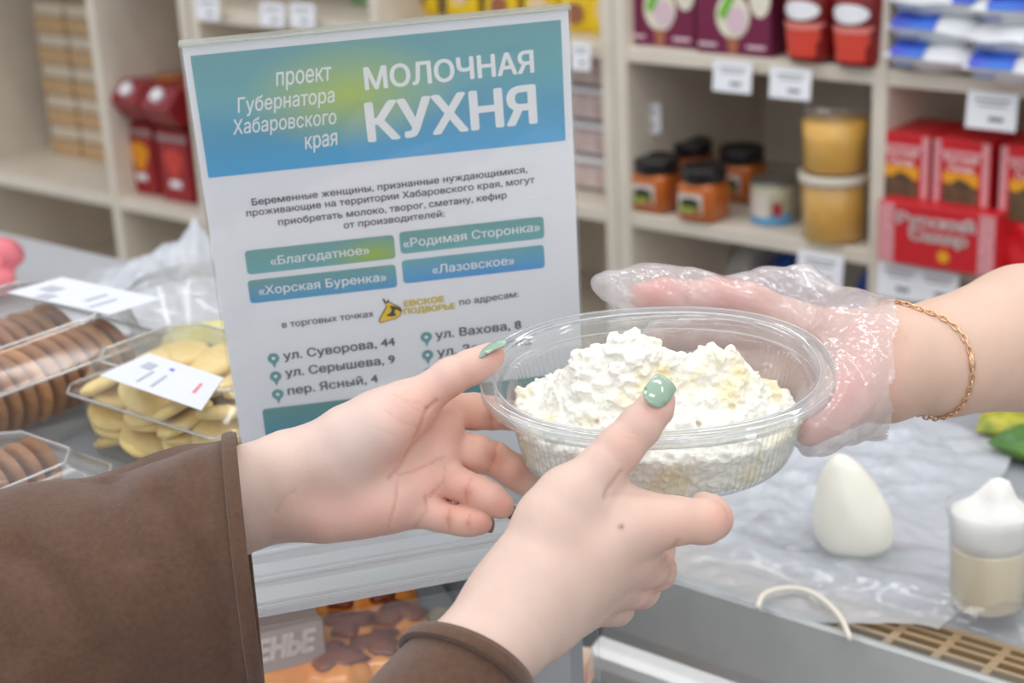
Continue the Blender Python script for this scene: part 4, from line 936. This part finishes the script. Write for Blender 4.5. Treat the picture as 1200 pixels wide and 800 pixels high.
LH_f = [[N_(505, 492, .893, 10), N_(535, 482, .90, 9.3), N_(556, 482, .904, 9.5), N_(577, 484, .908, 8.5), N_(625, 490, .93, 8), N_(655, 498, .945, 7)],
        [N_(505, 527, .892, 10), N_(535, 527, .894, 9.1), N_(556, 531, .894, 9.7), N_(580, 538, .897, 8.7), N_(600, 551, .898, 8.8), N_(612, 560, .9, 7.8), N_(628, 574, .903, 6.6)],
        [N_(497, 561, .889, 9.6), N_(520, 562, .884, 8.0), N_(535, 566, .880, 8.5), N_(549, 572, .877, 7.8), N_(562, 578, .874, 8.3), N_(576, 585, .871, 7.7), N_(587, 592, .870, 7.0)],
        [N_(480, 595, .885, 9.4), N_(504, 602, .880, 7.5), N_(516, 605, .878, 7.6), N_(528, 608, .876, 6.9), N_(540, 610, .874, 7.3), N_(551, 612, .872, 6.7), N_(563, 612, .870, 6.3)]]
def fn_left(p):
    d = None
    for c_ in LH_palm: e = chain(p, c_, .004); d = e if d is None else smin(d, e, .012)
    d = smin(d, cap(p, P(385, 600, .873), P(450, 594, .876), .0135, .0115), .014)      # hypothenar pad
    d = smin(d, cap(p, P(395, 540, .868), P(440, 505, .866), .0145, .0135), .016)        # thenar pad
    d = smin(d, chain(p, LH_th, .003), .010)
    f = None
    for c_ in LH_f: e = chain(p, c_, .003); f = e if f is None else smin(f, e, .0005)
    for (px, py, Z, r) in ((520, 497, .886, .0075), (514, 537, .884, .0075), (492, 570, .88, .007)): d = smin(d, cap(p, P(px, py, Z), P(px+3, py+2, Z), r, r), .012)
    return smin(d, f, .0045)
PINK = (222, 158, 144); RED_ = (212, 132, 118); PALE = (226, 202, 190)
LB = (220, 193, 181)
lo, hi = bounds([LH_th]+LH_f+LH_palm[2:]+[[LH_palm[0][1], LH_palm[0][2]]], .028)
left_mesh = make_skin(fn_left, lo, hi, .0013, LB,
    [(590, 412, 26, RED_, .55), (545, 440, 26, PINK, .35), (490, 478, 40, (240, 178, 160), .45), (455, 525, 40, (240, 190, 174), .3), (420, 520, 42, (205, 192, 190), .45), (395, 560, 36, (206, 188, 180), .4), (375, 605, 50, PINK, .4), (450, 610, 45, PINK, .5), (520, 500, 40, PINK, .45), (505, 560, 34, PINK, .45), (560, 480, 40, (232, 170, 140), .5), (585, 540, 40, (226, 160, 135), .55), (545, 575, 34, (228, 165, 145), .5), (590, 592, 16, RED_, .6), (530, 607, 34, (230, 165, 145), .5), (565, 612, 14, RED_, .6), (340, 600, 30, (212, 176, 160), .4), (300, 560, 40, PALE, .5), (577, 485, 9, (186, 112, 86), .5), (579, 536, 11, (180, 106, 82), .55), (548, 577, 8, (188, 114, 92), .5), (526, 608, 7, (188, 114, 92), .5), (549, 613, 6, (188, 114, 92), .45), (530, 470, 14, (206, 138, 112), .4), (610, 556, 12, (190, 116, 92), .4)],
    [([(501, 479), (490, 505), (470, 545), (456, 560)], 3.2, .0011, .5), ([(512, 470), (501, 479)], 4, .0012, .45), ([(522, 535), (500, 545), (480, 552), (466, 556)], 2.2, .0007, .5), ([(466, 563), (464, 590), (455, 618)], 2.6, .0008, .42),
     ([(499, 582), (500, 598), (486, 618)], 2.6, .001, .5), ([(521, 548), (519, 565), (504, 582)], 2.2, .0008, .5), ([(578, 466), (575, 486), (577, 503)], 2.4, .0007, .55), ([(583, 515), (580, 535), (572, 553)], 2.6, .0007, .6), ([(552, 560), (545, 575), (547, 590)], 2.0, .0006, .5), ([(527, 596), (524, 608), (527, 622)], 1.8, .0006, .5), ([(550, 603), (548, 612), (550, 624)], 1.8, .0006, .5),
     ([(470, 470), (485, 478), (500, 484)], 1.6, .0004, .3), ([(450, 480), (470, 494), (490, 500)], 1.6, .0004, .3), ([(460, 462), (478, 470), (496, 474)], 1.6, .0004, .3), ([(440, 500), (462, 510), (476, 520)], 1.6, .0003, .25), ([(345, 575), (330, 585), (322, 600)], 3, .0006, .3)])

# right hand of the customer: back of the hand to us, thumb on the near rim
RH_palm = [[N_(470, 880, .715, 27), N_(545, 790, .735, 24), N_(592, 728, .75, 22), N_(625, 690, .757, 19)],
           [N_(600, 745, .757, 17), N_(640, 722, .765, 14)],
           [N_(622, 690, .757, 16), N_(690, 645, .765, 14.2), N_(752, 612, .772, 12.4)],
           [N_(628, 705, .762, 16), N_(690, 672, .772, 14), N_(742, 648, .783, 11.8)],
           [N_(632, 718, .768, 15), N_(680, 694, .782, 13), N_(720, 678, .793, 11.2)],
           [N_(630, 728, .772, 14), N_(668, 712, .788, 12), N_(692, 704, .80, 10.8)],
           [N_(605, 690, .757, 17), N_(642, 622, .762, 15), N_(662, 590, .765, 13.4)]]
RH_th = [N_(650, 606, .764, 14), N_(672, 580, .766, 12.4), N_(704, 548, .769, 10.4), N_(727, 524, .771, 10.2), N_(750, 499, .773, 9.5), N_(768, 478, .775, 8.2), N_(774, 467, .776, 6.6)]
RH_f = [[N_(745, 614, .772, 12), N_(790, 610, .771, 10.8), N_(825, 611, .775, 10.0), N_(834, 608, .787, 9.4), N_(833, 601, .804, 8.4), N_(825, 593, .814, 7.0)],
        [N_(735, 650, .784, 11.5), N_(758, 662, .797, 10.2), N_(768, 668, .812, 9.6), N_(770, 645, .838, 8.4), N_(762, 625, .85, 7)],
        [N_(715, 680, .793, 11), N_(738, 688, .806, 9.8), N_(750, 690, .822, 9.2), N_(752, 662, .845, 8), N_(745, 640, .856, 7)],
        [N_(690, 705, .80, 10.5), N_(712, 710, .812, 9.2), N_(722, 712, .826, 8.4), N_(726, 690, .846, 7.5), N_(720, 668, .856, 6.5)]]
def fn_right(p):
    d = None
    for c_ in RH_palm: e = chain(p, c_, .004); d = e if d is None else smin(d, e, .013)
    d = smin(d, chain(p, RH_th, .003), .011)
    d = smin(d, cap(p, P(690, 610, .778), P(720, 590, .78), .011, .008), .016)          # web between thumb and index
    f = None
    for c_ in RH_f: e = chain(p, c_, .003); f = e if f is None else smin(f, e, .0018)
    return smin(d, f, .008)
RB = (212, 185, 172)
lo, hi = bounds([RH_th]+RH_f+RH_palm[2:]+[RH_palm[0][1:]], .03)
right_mesh = make_skin(fn_right, lo, hi, .0013, RB,
    [(735, 525, 30, (222, 168, 152), .5), (770, 480, 22, (218, 156, 144), .5), (850, 605, 30, (220, 158, 138), .6), (800, 625, 36, (222, 170, 152), .4), (770, 610, 40, (226, 182, 164), .3), (785, 680, 30, (220, 170, 155), .45), (755, 705, 30, (220, 172, 158), .4), (690, 640, 60, (222, 188, 172), .4), (640, 700, 60, (224, 198, 186), .3), (728, 617, 3.2, (120, 90, 70), .85)],
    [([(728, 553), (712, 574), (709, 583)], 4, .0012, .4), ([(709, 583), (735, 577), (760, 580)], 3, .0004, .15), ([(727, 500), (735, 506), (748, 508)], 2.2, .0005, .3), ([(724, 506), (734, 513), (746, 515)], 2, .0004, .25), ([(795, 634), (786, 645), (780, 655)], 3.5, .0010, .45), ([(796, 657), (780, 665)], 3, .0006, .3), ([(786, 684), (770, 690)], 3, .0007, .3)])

# nails
def nail(parent, name, c_, tipdir, normal, L_, w, m, label=None, R=None):
    t = np.array(tipdir)/np.linalg.norm(tipdir); n = np.array(normal)-t*(np.array(normal)@t); n /= np.linalg.norm(n); s = np.cross(t, n)
    R = R or w*.66; b = MB(); nu, nv = 13, 13; vs = []
    for lay in (0, 1):
        for j in range(nv):
            for i in range(nu):
                a = (i/(nu-1)-.5)*2; q = j/(nv-1); ww = w*.5*((1-.10*max(0, (q-.6)/.4)**2) if q > .35 else (.72+.28*(q/.35)**.6))
                ang = a*ww/R; x = R*math.sin(ang); z = R*(math.cos(ang)-1)-(.0006 if lay else 0)-.07*L_*(2*q-1)**2; y = (q-.5)*L_-(.06*L_*a**4 if q > .7 else -.12*L_*a*a*(1 if q < .3 else 0))
                vs.append(c_+s*x+t*y+n*z)
    idx = lambda l, j, i: l*nu*nv+j*nu+i; fs = []
    for j in range(nv-1):
        for i in range(nu-1): fs += [(idx(0, j, i), idx(0, j, i+1), idx(0, j+1, i+1), idx(0, j+1, i)), (idx(1, j, i), idx(1, j+1, i), idx(1, j+1, i+1), idx(1, j, i+1))]
    for j in range(nv-1): fs += [(idx(0, j, 0), idx(0, j+1, 0), idx(1, j+1, 0), idx(1, j, 0)), (idx(0, j, nu-1), idx(1, j, nu-1), idx(1, j+1, nu-1), idx(0, j+1, nu-1))]
    for i in range(nu-1): fs += [(idx(0, 0, i), idx(1, 0, i), idx(1, 0, i+1), idx(0, 0, i+1)), (idx(0, nv-1, i), idx(0, nv-1, i+1), idx(1, nv-1, i+1), idx(1, nv-1, i))]
    b.add(vs, fs, True); o = mk(name, b, m, parent, world=True); return tag(o, label)
NAILG = mat('sage_green_polish', (146, 172, 150), .08, coat=1.0, spec=.7); NAILD = mat('dark_polish', (138, 122, 106), .15, coat=.6)

cust = thing('person', 'customer in a brown coat holding out both bare hands with green nails around the bowl', 'person', P(430, 640, .84))
body = skin_object('body', [left_mesh, right_mesh], cust)
def dirpx(a, b_): return P(*b_)-P(*a)
view = lambda px, py, Z: (CO-P(px, py, Z))/np.linalg.norm(CO-P(px, py, Z))
nail(cust, 'fingernail', P(773, 457.5, .7655), dirpx((758, 475, .765), (786, 438, .772)), view(770, 460, .77)+CU*.22+CR*.18, .0152, .0138, NAILG, 'sage green polished thumb nail of the right hand')
nail(cust, 'fingernail', P(572, 404.5, .860), dirpx((556, 413, .862), (589, 394, .861)), CU*.9-CR*.42+.33*view(570, 404, .86), .0185, .0105, NAILG, 'sage green polished thumb nail of the left hand')
nail(cust, 'fingernail', P(595.5, 594, .8745), dirpx((578, 586, .8735), (599, 597, .8715)), CR*.75+CU*.2+CF*.75, .011, .010, NAILD, 'dark nail tip of the left ring finger')
nail(cust, 'fingernail', P(569.5, 613, .8735), dirpx((552, 611, .874), (574, 614, .871)), CR*.75+CU*.1+CF*.75, .010, .009, NAILD, 'dark nail tip of the left little finger')
nail(cust, 'fingernail', P(826, 586.5, .810), dirpx((832, 595, .8105), (822, 576, .813)), -CF*.9+CU*.5+CR*.1, .008, .0095, NAILD, 'dark nail of the right index finger curled under the bowl')

# coat sleeves
def coat_mat():
    m = mat('brown_wool', (96, 71, 58), .92, bump=.35, bscale=1500, var=.12, vscale=330, spec=.15)
    m.node_tree.nodes['Principled BSDF'].inputs['Sheen Weight'].default_value = .25; m.node_tree.nodes['Principled BSDF'].inputs['Sheen Roughness'].default_value = .5
    return m
COAT = coat_mat()
def sleeve(stations, nm, parent, wr, nu=120, nv=70, thick=.0022, cuffn=None):
    """stations: (centre, half axis u, half axis v as vectors) from the cuff to the shoulder side"""
    st = [(np.array(a), np.array(b_), np.array(c_)) for a, b_, c_ in stations]
    def f(i, t):
        k = min(int(t*(len(st)-1)), len(st)-2); q = t*(len(st)-1)-k; q = q*q*(3-2*q) if False else q
        return [st[k][j]*(1-q)+st[k+1][j]*q for j in range(3)]
    b = MB()
    def g(a, t):
        c_, u_, v_ = f(0, t); ph = 2*math.pi*a; p = c_+u_*math.cos(ph)+v_*math.sin(ph); n = (u_*math.cos(ph)+v_*math.sin(ph)); n /= np.linalg.norm(n); return tuple(p+n*wr(a, t, p))
    b.grid(g, nu, nv, wrap=True); o = mk(nm, b, COAT, parent, world=True)
    md = o.modifiers.new('solid', 'SOLIDIFY'); md.thickness = thick; md.offset = -1
    # hem: a folded band round the cuff with a groove of stitching
    b = MB(); prof = [(0.000, .0006), (-.0018, .0022), (.001, .0034), (.010, .0036), (.0175, .0034), (.0190, .0020), (.0195, .0004)]
    c0_, u0_, v0_ = st[0]; ax = (st[0][0]-st[1][0]); ax /= np.linalg.norm(ax)
    Lt = np.linalg.norm(st[-1][0]-st[0][0])
    def h(a, s):
        i = s*(len(prof)-1); k = min(int(i), len(prof)-2); q = i-k; d_ = prof[k][0]*(1-q)+prof[k+1][0]*q; e = prof[k][1]*(1-q)+prof[k+1][1]*q
        t = max(0, d_)/Lt; c_, u_, v_ = f(0, t); ph = 2*math.pi*a; n = u_*math.cos(ph)+v_*math.sin(ph); p = c_+n-ax*min(0, d_); n = n/np.linalg.norm(n); return tuple(p+n*(e+wr(a, t, p)))
    b.grid(h, nu, 25, wrap=True); mk('cuff_hem', b, COAT, o); bpy.context.scene.objects[-1].parent = o
    hm = o.children[0]; hm.data.transform(Matrix.Translation(-Vector(parent.location))); return o
FOLDS = [([(128, 560), (140, 600), (152, 648)], 17, .0050), ([(188, 580), (222, 640), (262, 720), (270, 790)], 20, .0055), ([(20, 640), (70, 690), (120, 770)], 22, .0060), ([(-40, 700), (10, 770)], 24, .005), ([(230, 556), (238, 600)], 14, .003)]
def wl(a, t, p):
    x_, y_ = project(np.array([p])); fold = 0
    if (np.array(p)-CO)@CF < .84:
        for pl, w_, dp in FOLDS: fold -= dp*math.exp(-(float(poly_dist(x_, y_, pl)[0])/w_)**2)
    return fold+wl0(a, t, p)
def wl0(a, t, p):
    v = Vector(p)*9; n = noise.noise(Vector((v.x*1.2, v.y, v.z*.7+t*2)))*.0060*min(1, t*5+.15)+noise.noise(v*3)*.0016
    return n + .0045*math.sin(a*14+t*9)*min(1, t*4)*max(0, math.sin(t*3.1))
Z_ = .845
def px2(v, Z): return (CR*v[0]-CU*v[1])*Z/FPX
cuffL = [(P(290, 662, .85), px2((-17, -150), .85), CF*.046+px2((-16, 0), .85)),
         (P(262, 672, .85), px2((-18, -150), .85), CF*.048+px2((-14, 0), .85)), (P(200, 681, .85), px2((-22, -152), .85), CF*.055+px2((-8, 0), .85)),
         (P(100, 713, .845), px2((-30, -152), .845), CF*.060), (P(0, 746, .84), px2((-36, -152), .84), CF*.064), (P(-160, 800, .83), px2((-44, -156), .83), CF*.068), (P(-330, 860, .815), px2((-50, -160), .815), CF*.07)]
sl = sleeve(cuffL, 'coat_sleeve', cust, wl); tag(sl, 'wide brown wool sleeve on the left arm')
# the right sleeve is narrower; its cuff faces up and to the right
axd = dirpx((470, 880, .715), (592, 728, .75)); axd /= np.linalg.norm(axd)
e1 = px2((-58, -8), .742); e1 = px2((62, 33), .742); e2 = np.cross(axd, e1); e2 = e2/np.linalg.norm(e2)
def wr_(a, t, p): return noise.noise(Vector(p)*16)*.003*min(1, t*6)+.001*noise.noise(Vector(p)*40)
cc = P(551, 775, .742)
cuffR = [(cc, e1*1.04, e2*.030), (cc-axd*.02, e1*1.07, e2*.0315), (cc-axd*.07, e1*1.14, e2*.036), (cc-axd*.14, e1*1.3, e2*.043), (cc-axd*.25, e1*1.6, e2*.055)]
sr = sleeve(cuffR, 'coat_sleeve', cust, wr_); tag(sr, 'brown wool sleeve on the right arm at the bottom of the photo')

# ------------------------------------------------------------------ the shop assistant's gloved hand
SF_palm = [[N_(1330, 392, .99, 46), N_(1200, 396, .965, 41), N_(1110, 418, .945, 32.5), N_(1050, 425, .935, 28), N_(1025, 425, .935, 24)],
           [N_(1030, 405, .94, 20), N_(975, 392, .955, 14), N_(925, 378, .962, 11)],
           [N_(1030, 420, .942, 20), N_(970, 412, .962, 14), N_(918, 402, .972, 11)],
           [N_(1030, 435, .942, 20), N_(970, 435, .96, 14), N_(915, 428, .972, 10.5)],
           [N_(1030, 448, .94, 18), N_(970, 455, .955, 13), N_(918, 452, .965, 10)],
           [N_(1030, 440, .93, 20), N_(995, 460, .915, 16), N_(975, 475, .905, 13)]]
SF_f = [[N_(930, 378, .962, 11), N_(880, 352, .96, 10), N_(838, 345, .957, 9.6), N_(806, 347, .956, 8.0), N_(780, 345, .955, 9.2), N_(752, 346, .953, 7.4)],
        [N_(920, 402, .972, 11), N_(870, 392, .978, 9.5), N_(820, 392, .978, 9), N_(775, 396, .975, 7.4)],
        [N_(915, 428, .972, 10.5), N_(868, 430, .976, 9.2), N_(825, 434, .974, 8.6), N_(790, 438, .97, 7.4)],
        [N_(918, 452, .965, 10), N_(880, 460, .966, 8.5), N_(845, 466, .964, 7.8), N_(820, 470, .96, 6.8)],
        [N_(985, 470, .908, 13.5), N_(966, 486, .900, 11), N_(955, 497, .896, 9.6), N_(948, 505, .893, 8)]]
def fn_sell(p):
    d = None
    for c_ in SF_palm: e = chain(p, c_, .005); d = e if d is None else smin(d, e, .014)
    f = None
    for c_ in SF_f: e = chain(p, c_, .003); f = e if f is None else smin(f, e, .0015)
    return smin(d, f, .009)
lo, hi = bounds(SF_f+SF_palm[1:]+[SF_palm[0][:]], .045)
sell_mesh = make_skin(fn_sell, lo, hi, .0018, (210, 178, 160), [(770, 343, 34, (220, 112, 104), .75), (860, 350, 50, (222, 134, 126), .65), (985, 460, 44, (214, 128, 120), .6), (950, 500, 30, (200, 120, 112), .6), (1150, 400, 70, (224, 192, 172), .4), (1000, 400, 50, (222, 156, 148), .5)],
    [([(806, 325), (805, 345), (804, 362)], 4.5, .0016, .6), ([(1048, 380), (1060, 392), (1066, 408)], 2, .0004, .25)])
sel = thing('person', 'shop assistant reaching in from the right, bare forearm and a hand in a clear glove', 'person', P(1110, 420, .945))
skin_object('body', [sell_mesh], sel)
# clear disposable glove: loose film round the hand
gl_extra = [[N_(800, 341, .957, 10.5), N_(745, 336, .955, 10.5), N_(712, 334, .953, 7.8)],
            [N_(890, 350, .96, 12), N_(930, 338, .962, 11), N_(941, 322, .963, 4.0)],
            [N_(941, 326, .963, 4.5), N_(990, 362, .957, 9), N_(1040, 405, .948, 12)],
            [N_(965, 500, .905, 12), N_(958, 515, .905, 5.5)], [N_(965, 511, .91, 7), N_(1030, 478, .935, 13)],
            [N_(1005, 420, .94, 30), N_(1075, 431, .94, 35)]]
def fn_glove(p):
    d = fn_sell(p)-.0022
    for c_ in gl_extra: d = smin(d, chain(p, c_, .004), .016)
    q = p*34; w = np.sin(q[:, 0]*1.7+2.1*np.sin(q[:, 2]*1.3+q[:, 1]))*np.sin(q[:, 1]*1.9+1.7*np.sin(q[:, 0]*1.2))+.6*np.sin(q[:, 0]*3.9+q[:, 2]*2.7+1.5*np.sin(q[:, 1]*3))
    w2 = np.abs(np.sin(p[:, 0]*150+2.5*np.sin(p[:, 2]*70)+1.2*np.sin(p[:, 1]*90)))*np.abs(np.sin(p[:, 2]*110+2*np.sin(p[:, 0]*60)))
    return d-.0013*w-.0018*w2
lo, hi = bounds(SF_f+gl_extra, .045)
gV, gF = surface_nets(fn_glove, lo, hi, .0016)
gx, gy = project(gV)
cut = gx < 1049+ (gy-430)*-.06+2.5*np.sin(gy*.12)
keep = cut[gF].all(1); gF = gF[keep]; used = np.unique(gF); rm = -np.ones(len(gV), int); rm[used] = np.arange(len(used))
b = MB(); b.add([tuple(v) for v in gV[used]], [tuple(rm[f]) for f in gF], True)
GLV = clear('glove_film', (.985, .985, .99), .36, .07, .14, .36, (252, 248, 250), bump=.9, bscale=60, power=1.6)
go = mk('glove', b, GLV, sel, world=True, recalc=False); tag(go, 'loose crinkled clear disposable glove')
# thin gold chain bracelet lying on the forearm
bc = P(1103, 419, .945); b = MB(); ax = dirpx((1110, 418, .945), (1200, 396, .965)); ax /= np.linalg.norm(ax)
tw = view(1103, 419, .945); e2 = tw-ax*(tw@ax); e2 /= np.linalg.norm(e2); e1 = np.cross(e2, ax); e1 = e1 if e1@CU > 0 else -e1
def brace(ph):
    dirv = e1*math.cos(ph)+e2*math.sin(ph); off = ax*(-.012+.006*math.sin(ph)-.012*math.cos(ph)*0-.010*(math.cos(ph) > 0)*math.cos(ph)**2)
    r = .030; 
    for _ in range(12):
        p = bc+off+dirv*r; r -= float(fn_sell(p[None])[0])-.0012
    return bc+off+dirv*r, dirv
NL = 58
for k in range(NL):
    p0_, n0 = brace(2*math.pi*k/NL); p1_, _ = brace(2*math.pi*(k+1)/NL); t = p1_-p0_; ln = np.linalg.norm(t); t = t/ln; s = np.cross(t, n0); s /= np.linalg.norm(s); nn = np.cross(s, t)
    tilt = .9 if k % 2 else -.5; s2 = s*math.cos(tilt)+nn*math.sin(tilt)
    c_ = (p0_+p1_)/2; loop = [c_+t*math.cos(w)*ln*.72+s2*math.sin(w)*.0013 for w in np.linspace(0, 2*math.pi, 15)]
    b.tube(loop, .00045, 6, cap=False)
p0_, n0 = brace(math.pi*.52); p1_, _ = brace(math.pi*.60); b.tube([p0_, p0_*.5+p1_*.5, p1_], [.0012, .0018, .0012], 8)
tag(mk('bracelet', b, mat('rose_gold', (238, 198, 160), .3, 1.0)), 'thin gold chain bracelet on the wrist of the bare forearm', 'bracelet')
